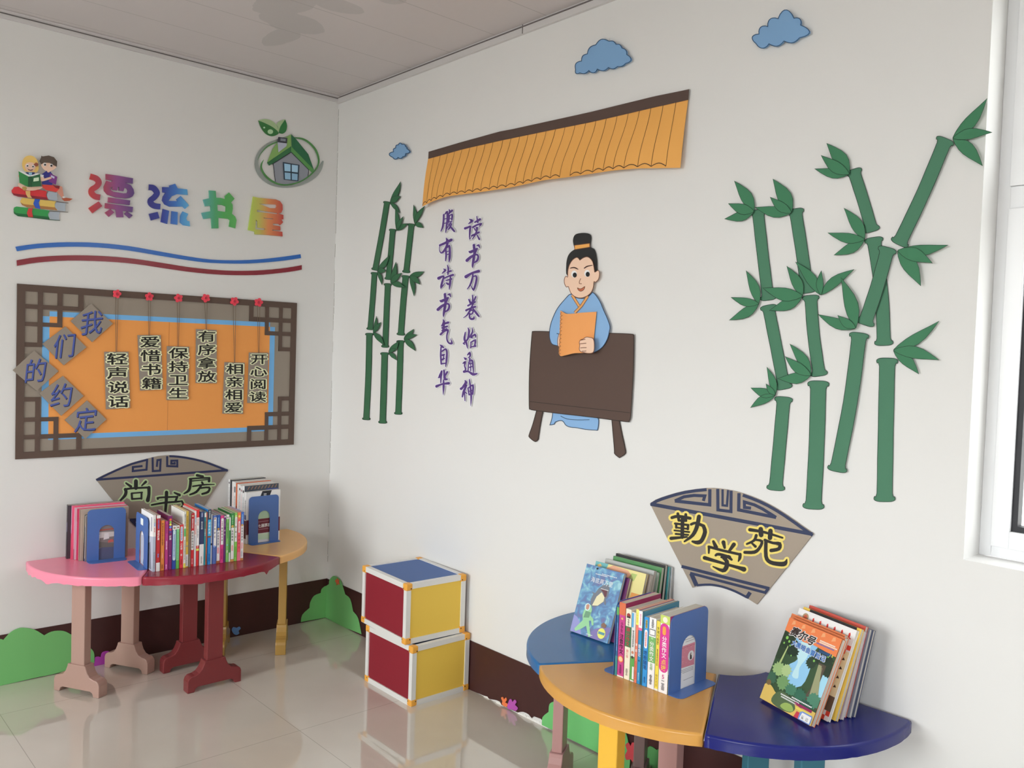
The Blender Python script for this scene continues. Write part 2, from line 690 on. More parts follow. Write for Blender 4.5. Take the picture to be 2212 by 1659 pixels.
def window(name, x0, x1, z0, z1, y0, sgn, zt, nx):
    """plastic window; y0 = inner face of the frame, sgn = outward direction"""
    def Y(d):
        return y0 + sgn * d
    def lohi(a, b_):
        return (min(a, b_), max(a, b_))
    root = tag(bpy.data.objects.new(name, None), kind='structure')
    COL.objects.link(root)
    root.location = ((x0 + x1) / 2, y0, z0)
    b = MB()
    ya, yb = lohi(Y(0), Y(0.06))
    ringbox(b, x0, x1, z0, z1, 0.028, ya, yb, pvc)
    b.box((x0 + .028, ya, zt - .028), (x1 - .028, yb, zt + .028), pvc)
    for i in range(1, nx):
        xm = x0 + (x1 - x0) * i / nx
        b.box((xm - .028, ya, z0 + .028), (xm + .028, yb, zt - .028), pvc)
    b.build('window_frame', root, bevel=0.002)
    cells = [(x0 + .028, x1 - .028, zt + .028, z1 - .028)]
    for i in range(nx):
        a = x0 + (x1 - x0) * i / nx + .028
        c = x0 + (x1 - x0) * (i + 1) / nx - .028
        cells.append((a, c, z0 + .028, zt - .028))
    for a, c, d, e in cells:
        s_ = MB()
        p, q = lohi(Y(-.008), Y(0.045))
        ringbox(s_, a, c, d, e, 0.042, p, q, pvc)
        so = s_.build('sash', root, bevel=0.002)
        k_ = MB()
        p, q = lohi(Y(0.005), Y(0.035))
        ringbox(k_, a + .042, c - .042, d + .042, e - .042, 0.014, p, q, rub)
        k_.build('gasket', so)
        g_ = MB()
        p, q = lohi(Y(0.018), Y(0.022))
        g_.box((a + .05, p, d + .05), (c - .05, q, e - .05), gm)
        g_.build('pane', so)
    return root


window('window_1', 3.064, 4.55, 0.93, 2.40, 0.10, 1, 1.83, 2)
for i, (a, c, d, e) in enumerate(WB):
    window('window_%d' % (i + 2), a, c, d, e, RY - 0.10, -1, 1.85, 2)
b = MB()
b.box((3.064, -0.004, 0.917), (4.55, 0.10, 0.93), white)
structure(b, 'trim_5')
b = MB()
b.box((-30, -30, -0.4), (30, 30, -0.3), pm((0.45, 0.44, 0.42), 0.9, mottle=0.1, ms=1))
structure(b, 'ground')

# ------------------------------------------------------------------ left wall: notice board
BX0, BX1, BZ0, BZ1 = -1.432, -0.210, 0.911, 1.614
brown = L(76, 58, 48)
kraft = L(124, 111, 97, bump=0.15, scale=400)
bl_p = L(94, 146, 198)
or_p = L(206, 125, 55)


def bxz(mb, y0, y1, z0, z1, xa, xb, mat):
    mb.box((xa, min(y0, y1), min(z0, z1)), (xb, max(y0, y1), max(z0, z1)), mat)


nb = thing('notice_board', 'wide brown-framed notice board with an orange centre and lattice corners on the left wall', 'notice board', (0.0, (BX0 + BX1) / 2, BZ0))
b = MB()
bxz(b, BX0 + .004, BX1 - .004, BZ0 + .004, BZ1 - .004, 0.0006, 0.004, kraft)
b.build('backing_card', nb)
OY0, OY1, OZ0, OZ1 = -1.313, -0.349, 1.005, 1.490
b = MB()
bxz(b, OY0, OY1, OZ0, OZ1, 0.004, 0.0054, or_p)
bxz(b, (OY0 + OY1) / 2 - .0006, (OY0 + OY1) / 2 + .0006, OZ0, OZ1, 0.0054, 0.0057, L(150, 85, 38))
b.build('centre_panel', nb, weld=False)
b = MB()
for q in ((OY0 - .026, OY0, OZ0, OZ1), (OY1, OY1 + .026, OZ0, OZ1), (OY0, OY1, OZ1, OZ1 + .021), (OY0, OY1, OZ0 - .021, OZ0)):
    bxz(b, *q, 0.004, 0.0052, bl_p)
tag(b.build('border', nb, weld=False), 'light blue border strips')
b = MB()
for q in ((BX0, BX0 + .029, BZ0, BZ1), (BX1 - .029, BX1, BZ0, BZ1), (BX0 + .029, BX1 - .029, BZ0, BZ0 + .028), (BX0 + .029, BX1 - .029, BZ1 - .028, BZ1)):
    bxz(b, *q, 0.004, 0.0085, brown)
b.build('frame', nb, weld=False)
for sy, Y0 in ((1, BX0), (-1, BX1)):
    for sz, Z0 in ((-1, BZ1), (1, BZ0)):
        b = MB()
        g3 = ((.075, .093), (.147, .166), (.226, .246)) if sz < 0 else ((.070, .088), (.138, .156), (.225, .245))
        h3 = ((.079, .097), (.150, .167), (.232, .250)) if sy > 0 else ((.080, .101), (.145, .165), (.221, .240))
        # vertical bars
        for (a, c), (t0, t1) in zip(g3, ((.028, h3[2][1]), (.028, h3[1][1]), (.028, h3[0][1]))):
            bxz(b, Y0 + sy * a, Y0 + sy * c, Z0 + sz * t0, Z0 + sz * t1, 0.0045, 0.0083, brown)
        for (a, c), t1 in zip(h3, (g3[2][1], g3[1][1], g3[0][1])):
            bxz(b, Y0 + sy * .029, Y0 + sy * t1, Z0 + sz * a, Z0 + sz * c, 0.0045, 0.0081, brown)
        b.build('corner_lattice', nb, weld=False)

# five diamond cards with handwriting
fB = Fr(0, 600, 3.253, 'L')
ink = L(62, 74, 132)
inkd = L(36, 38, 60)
dia = [('我', ((640, 180), (793, 322), (648, 452), (497, 305)), 'topmost'),
       ('们', ((460, 342), (608, 488), (448, 615), (298, 465)), 'second from the top'),
       ('的', ((240, 512), (412, 655), (258, 795), (90, 650)), 'middle one, sticking out furthest left'),
       ('约', ((442, 690), (588, 830), (430, 970), (275, 812)), 'second from the bottom'),
       ('定', ((612, 862), (748, 995), (600, 1132), (455, 1000)), 'lowest')]
for ch, q, w_ in dia:
    off = 0.013
    ctr = [sum(p[i] for p in q) / 4 for i in (0, 1)]
    t = thing('diamond_card', 'grey cardboard diamond lettered %s on the notice board, %s of five' % (ch, w_), 'card', fB(*q[2], 0.009), 0, 'diamond cards on the notice board')
    b = MB()
    b.tess([[fB(x, y, off) for x, y in q]], kraft, (-0.0036, 0, 0))
    b.build('card', t)
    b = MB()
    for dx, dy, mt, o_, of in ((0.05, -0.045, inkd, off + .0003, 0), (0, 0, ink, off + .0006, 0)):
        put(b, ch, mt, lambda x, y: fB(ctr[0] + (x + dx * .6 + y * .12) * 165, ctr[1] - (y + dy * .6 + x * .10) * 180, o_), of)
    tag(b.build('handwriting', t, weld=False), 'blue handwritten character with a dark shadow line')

# six hanging rule tags with paper flowers
blk = L(30, 27, 22)
crm = L(196, 192, 152)
tags = [('轻声说话', ((733, 520), (903, 520), (915, 913), (745, 925)), (822, 113)),
        ('爱惜书籍', ((967, 403), (1130, 403), (1145, 785), (985, 793)), (1050, 133)),
        ('保持卫生', ((1173, 480), (1330, 485), (1323, 858), (1170, 860)), (1255, 143)),
        ('有序拿放', ((1377, 360), (1523, 367), (1523, 742), (1375, 740)), (1447, 143)),
        ('相亲相爱', ((1578, 593), (1720, 597), (1708, 957), (1563, 955)), (1648, 165)),
        ('开心阅读', ((1750, 525), (1887, 527), (1873, 880), (1738, 880)), (1818, 173))]
nth = ('first', 'second', 'third', 'fourth', 'fifth', 'sixth')
red_f = L(196, 52, 66)
twine = L(96, 76, 58)
for i, (tx, q, fl) in enumerate(tags):
    t = thing('hanging_tag', 'kraft card tag lettered %s hanging by string on the orange board' % tx, 'tag', fB(*q[3], 0.009), 0, 'hanging rule tags on the board')
    off = 0.011
    b = MB()
    b.tess([[fB(x, y, off) for x, y in q]], kraft, (-0.0028, 0, 0))
    b.build('card', t)
    b = MB()
    tm = ((q[0][0] + q[1][0]) / 2, q[0][1] + 6)
    for dx in (-9, 9):
        p0, p1 = fB(fl[0] + dx, fl[1] + 10, 0.012), fB(tm[0] + dx * .3, tm[1], 0.0118)
        w_ = V((0, 0.0008, 0))
        b.hexa([p0 - w_, p0 + w_, p0 + w_ - V((.0012, 0, 0)), p0 - w_ - V((.0012, 0, 0)), p1 - w_, p1 + w_, p1 + w_ - V((.0012, 0, 0)), p1 - w_ - V((.0012, 0, 0))], twine)
    b.build('string', t, weld=False)
    for k, ch in enumerate(tx):
        f0 = (k + 0.5) / 4
        cx = (q[0][0] + q[1][0]) / 2 * (1 - f0) + (q[3][0] + q[2][0]) / 2 * f0
        cy = (q[0][1] + q[1][1]) / 2 * (1 - f0) + (q[3][1] + q[2][1]) / 2 * f0
        wd = (q[1][0] - q[0][0])
        ht = (q[3][1] - q[0][1]) / 4
        fn = lambda o_: (lambda x, y: fB(cx + 4 + x * wd * 0.90, cy - y * ht * 0.86, o_))
        b = MB()
        put_fat(b, ch, crm, fn(off + .0005), 0.088, V((1, 0, 0)))
        oo = b.build('character_outline', t, weld=False)
        tag(oo, 'cream paper outline')
        b = MB()
        put_fat(b, ch, blk, fn(off + .0013), 0.017, V((1, 0, 0)))
        b.build('character', oo, weld=False)
    b = MB()
    rr = 30
    pts = []
    for k in range(30):
        a = 2 * math.pi * k / 30
        r_ = rr * (0.72 + 0.33 * abs(math.cos(2.5 * a)))
        pts.append((fl[0] + r_ * math.cos(a + i), fl[1] + r_ * 1.0 * math.sin(a + i)))
    b.tess([[fB(x, y, 0.0165) for x, y in pts]], red_f, (-0.003, 0, 0))
    b.grid([[fB(fl[0] + 15 * math.cos(a * .628), fl[1] + 15 * math.sin(a * .628), 0.0165) for a in range(10)],
            [fB(fl[0] + 9 * math.cos(a * .628), fl[1] + 9 * math.sin(a * .628), 0.021) for a in range(10)]], red_f, True)
    b.face([fB(fl[0] + 9 * math.cos(a * .628), fl[1] + 9 * math.sin(a * .628), 0.021) for a in range(10)], L(150, 30, 45))
    tag(b.build('paper_flower', weld=False), 'small red paper flower pinned above the hanging tag lettered %s' % tx, 'flower', 'red paper flowers along the board')

# ------------------------------------------------------------------ left wall: wavy stripes
fT = Fr(0, 240, 3.072, 'L')
for nm, top, bot, c, lb in (
        ('blue', [(102, 900), (250, 880), (450, 870), (650, 875), (850, 895), (1050, 930), (1250, 965), (1400, 985), (1550, 990), (1700, 985), (1850, 970), (1995, 950)],
         [(112, 930), (250, 910), (450, 900), (650, 905), (850, 925), (1050, 958), (1250, 990), (1400, 1007), (1600, 1012), (1750, 1005), (1900, 990), (1998, 975)], (34, 84, 148), 'upper blue wavy stripe stuck on the wall above the notice board'),
        ('red', [(110, 990), (250, 968), (450, 957), (650, 960), (850, 975), (1050, 1003), (1250, 1035), (1450, 1055), (1600, 1060), (1750, 1055), (1900, 1040), (2003, 1022)],
         [(112, 1027), (250, 1005), (450, 992), (700, 998), (900, 1015), (1100, 1045), (1300, 1072), (1500, 1087), (1700, 1088), (1850, 1075), (1950, 1062), (2003, 1052)], (116, 30, 40), 'lower dark red wavy stripe stuck on the wall above the notice board')):
    a, c_ = crv(top, 3, False), crv(bot, 3, False)
    mt = L(*c, rough=0.25, spec=0.5)
    b = MB()
    b.grid([[fT(x, y, 0.0005) for x, y in a], [fT(x, y, 0.0035) for x, y in a], [fT(x, y, 0.0035) for x, y in c_], [fT(x, y, 0.0005) for x, y in c_]], mt)
    tag(b.build('wavy_stripe'), lb, 'wall stripe', 'wavy stripes on the left wall')

# ------------------------------------------------------------------ left wall: four big title characters
f1 = Fr(180, 360, 9.217, 'L')
f2 = Fr(420, 390, 10.533, 'L')


def gy(F, x):
    return F(x, 600).y


def title(ch, F, polys, strokes, stops, x0, x1, pos):
    mt = grad(stops, 'Y', gy(F, x0), gy(F, x1), LW)
    b = MB()
    for lp in polys:
        b.tess([[F(x, y, 0.008) for x, y in l] for l in lp], mt, (-0.0075, 0, 0))
    for st, w_ in strokes:
        qs = strip(crv(st, 4, False), w_)
        e = [F(*q[0], 0.008) for q in qs] + [F(*qs[-1][1], 0.008)]
        f_ = [F(*q[3], 0.008) for q in qs] + [F(*qs[-1][2], 0.008)]
        bk = V((-.0075, 0, 0))
        b.grid([[p + bk for p in e], e, f_, [p + bk for p in f_]], mt)
    tag(b.build('title_character', weld=False), 'bold cut-out %s, %s character of the rainbow title' % (ch, pos), 'lettering', 'rainbow title characters')


title('漂', f1,
      [[[(305, 690), (380, 785), (185, 925), (105, 825)]],
       [[(450, 145), (700, 180), (990, 232), (985, 338), (830, 315), (950, 370), (1000, 450), (1015, 530), (985, 590), (930, 620), (840, 630), (640, 608), (480, 555), (415, 480), (410, 400), (460, 278), (560, 308), (585, 275), (450, 258)],
        [(535, 430), (560, 405), (580, 405), (567, 445), (592, 462), (678, 473), (685, 405), (715, 405), (712, 477), (800, 490), (825, 412), (870, 435), (885, 480), (870, 525), (800, 530), (700, 515), (600, 500), (555, 470)]],
       [[(500, 610), (935, 672), (925, 765), (490, 710)]],
       [[(437, 725), (990, 802), (978, 905), (785, 878), (800, 1005), (665, 1005), (645, 852), (430, 825)]],
       [[(540, 842), (618, 910), (510, 998), (430, 915)]], [[(868, 888), (985, 970), (920, 1027), (818, 940)]]],
      [([(132, 192), (260, 235), (312, 315), (265, 395), (175, 455), (170, 525), (235, 590), (335, 612)], 112)],
      [(0, (166, 46, 44)), (0.35, (140, 54, 74)), (0.6, (122, 62, 108)), (1, (74, 50, 98))], 100, 1000, 'first')
title('流', f1,
      [[[(1310, 940), (1480, 900), (1520, 1025), (1350, 1070)]],
       [[(1575, 405), (1725, 410), (1712, 375), (1830, 340), (1880, 432), (2070, 452), (2080, 562), (1870, 545), (1760, 590), (1700, 680), (1880, 685), (1855, 650), (1940, 585), (2020, 670), (2105, 770), (2030, 840), (1980, 795), (1720, 795), (1620, 750), (1570, 670), (1590, 590), (1640, 520), (1580, 510)]],
       [[(1585, 840), (1710, 880), (1672, 1140), (1545, 1100)]], [[(1760, 885), (1880, 905), (1875, 1155), (1745, 1135)]],
       [[(1980, 890), (2090, 940), (2050, 1030), (2070, 1080), (2115, 1085), (2125, 1185), (1990, 1165), (1930, 1110), (1935, 980)]]],
      [([(1300, 408), (1400, 425), (1470, 520), (1420, 605), (1345, 668), (1355, 735), (1430, 782), (1535, 795)], 110)],
      [(0, (44, 40, 104)), (0.35, (44, 54, 124)), (0.65, (48, 96, 156)), (1, (76, 144, 176))], 1280, 2125, 'second')
title('书', f2,
      [[[(335, 225), (485, 235), (497, 390), (600, 395), (710, 425), (695, 355), (790, 272), (912, 412), (835, 500), (870, 550), (875, 640), (855, 755), (930, 820), (960, 900), (930, 1085), (790, 1045), (815, 900), (770, 870), (545, 845), (548, 1085), (400, 1088), (385, 850), (212, 875), (165, 735), (375, 695), (368, 570), (245, 585), (200, 432), (345, 400)],
        [(520, 545), (640, 555), (720, 590), (715, 715), (530, 690)]]], [],
      [(0, (76, 140, 134)), (0.35, (62, 134, 88)), (0.6, (64, 138, 66)), (1, (70, 140, 66))], 165, 960, 'third')
title('屋', f2,
      [[[(1340, 365), (1450, 390), (1850, 430), (1950, 470), (2005, 550), (2010, 660), (1980, 730), (1910, 752), (2025, 782), (2025, 882), (1982, 882), (2018, 950), (1955, 1015), (1925, 985), (1790, 980), (1785, 1015), (1955, 1040), (1958, 1132), (1770, 1115), (1775, 1140), (2000, 1165), (2008, 1268), (1640, 1235), (1380, 1222), (1372, 1160), (1225, 1125)],
        [(1470, 525), (1865, 545), (1875, 580), (1860, 630), (1720, 628)], [(1425, 665), (1905, 742), (1880, 765), (1425, 712)],
        [(1400, 890), (1440, 930), (1440, 1070), (1610, 1090), (1605, 1125), (1385, 1112)], [(1570, 845), (1800, 868), (1780, 885), (1600, 868)]]], [],
      [(0, (150, 168, 62)), (0.3, (160, 150, 66)), (0.55, (184, 112, 62)), (1, (158, 46, 44))], 1225, 2020, 'fourth')


def lay(root, name, F, items, off0, step=0.0006, label=None, parent=None):
    """a part made of flat pieces laid over each other; item = (pts, material[, smooth])"""
    b = MB()
    for k, it in enumerate(items):
        p = it[0]
        if len(it) > 2 and it[2]:
            p = crv(p, 3)
        o = off0 + k * step
        b.tess([[F(x, y, o) for x, y in p]], it[1], F.back(step * 0.9))
    o = b.build(name, parent or root, weld=False)
    if label:
        o['label'] = label
    return o


# ------------------------------------------------------------------ left wall: sticker of two children reading
fK = Fr(10, 320, 9.757, 'L')
t = thing('reading_children_sticker', 'printed sticker of two cartoon children reading on three stacked books', 'sticker', fK(800, 1500))
g_ = L(142, 146, 150)
lay(t, 'green_book', fK, [([(190, 1290), (200, 1250), (250, 1230), (950, 1315), (915, 1390), (950, 1500), (280, 1435), (200, 1380)], L(42, 128, 62)),
                          ([(190, 1330), (240, 1370), (930, 1450), (950, 1500), (280, 1435), (200, 1380)], L(30, 86, 48)),
                          ([(915, 1400), (970, 1335), (1165, 1345), (1145, 1420), (1150, 1515), (980, 1500), (930, 1450)], g_),
                          ([(500, 1270), (600, 1265), (575, 1330), (600, 1455), (500, 1450), (470, 1370)], L(176, 46, 46)),
                          ([(940, 1316), (1340, 1346), (1340, 1356), (950, 1330)], L(70, 60, 52)), ([(280, 1430), (950, 1500), (1170, 1520), (1168, 1530), (940, 1512)], L(30, 62, 38))], 0.003)
lay(t, 'yellow_book', fK, [([(325, 1120), (370, 1045), (1080, 1120), (1050, 1200), (1110, 1310), (480, 1250), (370, 1200)], L(190, 156, 72)),
                           ([(330, 1140), (400, 1180), (1070, 1250), (1110, 1310), (480, 1250), (370, 1200)], L(146, 98, 50)),
                           ([(1058, 1180), (1110, 1130), (1290, 1155), (1275, 1240), (1285, 1330), (1130, 1315), (1070, 1260)], g_),
                           ([(640, 1070), (750, 1080), (720, 1150), (755, 1285), (650, 1260), (605, 1170)], L(36, 72, 152)),
                           ([(1080, 1118), (1345, 1152), (1345, 1164), (1100, 1136)], L(70, 50, 40))], 0.0066)
lay(t, 'red_book', fK, [([(146, 890), (200, 820), (280, 812), (860, 900), (890, 915), (875, 990), (920, 1092), (280, 1020), (190, 990), (150, 930)], L(180, 40, 44)),
                        ([(150, 935), (190, 955), (880, 1040), (920, 1092), (280, 1020), (190, 990)], L(118, 32, 42)),
                        ([(890, 970), (930, 912), (1110, 940), (1100, 1020), (1125, 1105), (960, 1095), (905, 1050)], g_),
                        ([(440, 900), (540, 900), (540, 990), (575, 1052), (490, 1042), (450, 970)], L(186, 146, 84))], 0.010)
sk1 = L(204, 160, 136)
lay(t, 'girl', fK, [([(285, 740), (370, 760), (480, 812), (770, 812), (792, 840), (640, 890), (480, 892), (380, 862), (300, 812)], sk1, 1),
                    ([(370, 820), (440, 810), (470, 850), (440, 892), (390, 882)], L(160, 126, 66), 1),
                    ([(370, 350), (385, 250), (440, 180), (530, 155), (620, 180), (690, 260), (712, 360), (715, 450), (670, 512), (600, 500), (450, 492), (390, 430)], L(204, 160, 82), 1),
                    ([(440, 510), (640, 510), (620, 580), (480, 580)], L(40, 44, 92)),
                    ([(500, 515), (580, 515), (570, 570), (520, 570)], L(136, 172, 200)),
                    ([(425, 400), (450, 325), (520, 300), (610, 312), (655, 380), (635, 450), (560, 490), (480, 478)], sk1, 1),
                    (ell(480, 368, 30, 34), L(232, 228, 222)), (ell(602, 385, 26, 32), L(232, 228, 222)),
                    (ell(482, 374, 17), L(48, 34, 30)), (ell(598, 390, 17), L(48, 34, 30)),
                    ([(482, 425), (500, 442), (540, 458), (590, 448), (605, 432), (590, 465), (540, 475), (500, 460)], L(70, 34, 34)),
                    ([(610, 345), (660, 300), (700, 320), (715, 340), (700, 378), (660, 388)], L(126, 66, 48)),
                    ([(288, 560), (320, 600), (300, 620), (282, 590)], sk1)], 0.014)
lay(t, 'open_green_book', fK, [([(293, 485), (345, 480), (540, 575), (690, 528), (748, 545), (525, 615)], L(196, 204, 200)),
                               ([(293, 485), (525, 610), (500, 818), (315, 730)], L(42, 112, 56)),
                               ([(525, 610), (748, 545), (768, 800), (510, 818)], L(38, 86, 52)),
                               ([(500, 600), (580, 594), (575, 818), (490, 812)], L(34, 74, 46)),
                               ([(615, 632), (720, 614), (722, 690), (605, 704)], L(178, 206, 160))], 0.022)
lay(t, 'boy', fK, [([(1160, 798), (1215, 812), (1245, 1000), (1280, 1050), (1222, 1060), (1110, 935), (1090, 860)], L(176, 116, 96)),
                   ([(1195, 1060), (1300, 1045), (1436, 1068), (1370, 1110), (1262, 1118)], L(150, 70, 44)),
                   ([(1215, 1020), (1262, 1012), (1275, 1048), (1232, 1055)], L(220, 216, 210)),
                   ([(788, 768), (1000, 775), (1162, 795), (1155, 855), (1088, 925), (870, 885), (800, 830)], L(186, 52, 44)),
                   ([(1010, 775), (1162, 795), (1150, 858), (1080, 840)], L(112, 34, 40)),
                   ([(790, 545), (880, 480), (965, 495), (1020, 560), (1050, 600), (1000, 780), (790, 762)], L(44, 44, 110)),
                   ([(885, 470), (960, 470), (945, 510), (905, 510)], sk1),
                   ([(960, 530), (1110, 605), (1080, 772), (930, 705)], L(106, 46, 108)), ([(985, 570), (1055, 605), (1045, 645), (970, 600)], L(170, 164, 182)),
                   ([(742, 605), (830, 612), (835, 640), (960, 608), (985, 640), (830, 692), (762, 690)], sk1, 1), ([(748, 555), (825, 565), (815, 622), (740, 590)], L(222, 220, 216)),
                   ([(770, 350), (830, 305), (950, 305), (1060, 365), (1095, 385), (1040, 452), (950, 482), (860, 470), (800, 420)], sk1, 1),
                   ([(732, 270), (768, 200), (775, 160), (800, 175), (930, 155), (1040, 190), (1108, 280), (1102, 395), (1050, 368), (950, 312), (830, 305), (770, 345)], L(76, 62, 52)),
                   (ell(848, 345, 34, 38), L(232, 228, 222)), (ell(985, 365, 32, 36), L(232, 228, 222)), (ell(852, 350, 22), L(44, 32, 30)), (ell(986, 370, 22), L(44, 32, 30))], 0.014)

# ------------------------------------------------------------------ left wall: sticker of a green house in a ring
fH = Fr(540, 245, 9.759, 'L')
t = thing('house_sticker', 'printed sticker of a grey house with green roof, leaves and ring, right of the title', 'sticker', fH(800, 1560))
sil = L(128, 130, 122)
b = MB()
sw = [(860, 462, 8), (580, 560, 40), (380, 655, 62), (230, 790, 72), (150, 950, 80), (145, 1130, 92), (235, 1310, 90), (410, 1455, 84), (620, 1520, 78), (860, 1520, 84), (1110, 1450, 100), (1350, 1310, 112), (1480, 1150, 90), (1540, 1000, 30)]
brush(b, fH, [sw], sil, 0.0035, cap=False, fat=1)
oo = b.build('ring_shadow', t, weld=False)
b = MB()
brush(b, fH, [[(930, 510, 20), (1100, 535, 40), (1250, 620, 44), (1390, 780, 44), (1450, 980, 40), (1410, 1140, 30), (1260, 1310, 26), (1050, 1440, 26), (800, 1505, 30), (600, 1490, 34), (420, 1400, 44), (300, 1280, 44), (238, 1150, 40), (250, 1050, 30), (292, 975, 6)],
              [(575, 600, 30), (380, 690, 26), (240, 830, 16), (160, 980, 6)]], L(66, 112, 58), 0.0075, cap=False, fat=1)
b.build('ring', t, weld=False)
lay(t, 'leaf', fH, [([(172, 148), (172, 148), (230, 300), (330, 430), (450, 482), (560, 455), (602, 402), (480, 280), (300, 190)], L(46, 98, 48), 1),
                    ([(172, 148), (172, 148), (300, 118), (420, 138), (520, 200), (580, 290), (605, 390), (605, 390), (480, 288), (300, 196)], L(138, 156, 112), 1),
                    (ell(430, 385, 58, 50), L(150, 176, 132)), (ell(300, 298, 20, 18), L(160, 184, 150))], 0.004)
lay(t, 'leaf', fH, [([(565, 215), (640, 160), (742, 128), (660, 260), (612, 380), (590, 300)], L(140, 158, 114), 1), ([(742, 128), (742, 128), (782, 250), (760, 370), (690, 428), (606, 412), (606, 412), (640, 280)], L(42, 100, 50), 1)], 0.004)
lay(t, 'house', fH, [([(490, 1060), (870, 815), (1240, 1170), (1225, 1330), (1100, 1420), (900, 1490), (700, 1495), (530, 1440)], L(122, 122, 126)),
                     ([(484, 1055), (496, 1055), (542, 1440), (530, 1440)], L(40, 40, 44)), ([(1236, 1170), (1246, 1170), (1232, 1330), (1220, 1330)], L(40, 40, 44)),
                     ([(400, 1090), (870, 790), (1250, 1180), (1235, 1190), (870, 825), (500, 1062)], L(44, 48, 52))], 0.0045)
lay(t, 'window', fH, [([(695, 1025), (1045, 1085), (1020, 1430), (715, 1395)], L(40, 52, 64)), ([(722, 1055), (855, 1075), (855, 1225), (730, 1215)], L(130, 164, 182)), ([(882, 1080), (1015, 1098), (1008, 1245), (882, 1230)], L(138, 168, 186)),
                      ([(732, 1245), (855, 1256), (858, 1395), (740, 1385)], L(122, 154, 172)), ([(882, 1262), (1006, 1278), (1000, 1412), (882, 1398)], L(116, 148, 168))], 0.0075)
lay(t, 'roof', fH, [([(865, 440), (875, 700), (380, 1050), (358, 1040), (470, 760), (560, 640), (790, 480)], L(110, 142, 74)), ([(360, 1040), (870, 690), (872, 805), (402, 1102)], L(44, 92, 54)),
                    ([(868, 435), (980, 550), (1230, 860), (1350, 1190), (1310, 1245), (880, 720)], L(36, 88, 56)), ([(868, 690), (930, 760), (1352, 1190), (1310, 1252), (868, 805)], L(72, 122, 62))], 0.0075)
lay(t, 'chimney', fH, [([(582, 605), (782, 628), (770, 690), (600, 820)], L(152, 152, 160)), ([(600, 495), (790, 520), (780, 632), (578, 606)], L(48, 48, 54)), ([(645, 522), (755, 540), (750, 590), (640, 578)], L(110, 112, 118))], 0.0105)


# ------------------------------------------------------------------ paper fans with painted borders
def fan(lbl, F, outline, navy, chars, paper, cnavy, halo, black, grow):
    t = thing('paper_fan', lbl, 'wall decoration', F(*outline[-1]), 0)
    b = MB()
    b.tess([[F(x, y, 0.0055) for x, y in outline]], paper, F.back(0.005))
    c = b.build('card', t)
    b = MB()
    for pts, w_ in navy:
        line(b, F, pts, w_ * 1.15, cnavy, 0.0058)
    tag(b.build('painted_border', c, weld=False), 'navy painted border and key pattern')
    for name, st in chars:
        b = MB()
        brush(b, F, st, halo, 0.0066, grow)
        if name in FILL:
            b.tess([[F(x, y, 0.00655) for x, y in FILL[name]]], halo)
        h_ = b.build('character_outline', t, weld=False)
        b = MB()
        brush(b, F, st, black, 0.0075)
        b.build('character', h_, weld=False)
    return t


def swd(pts, w):
    return [(x, y, w) for x, y in pts]


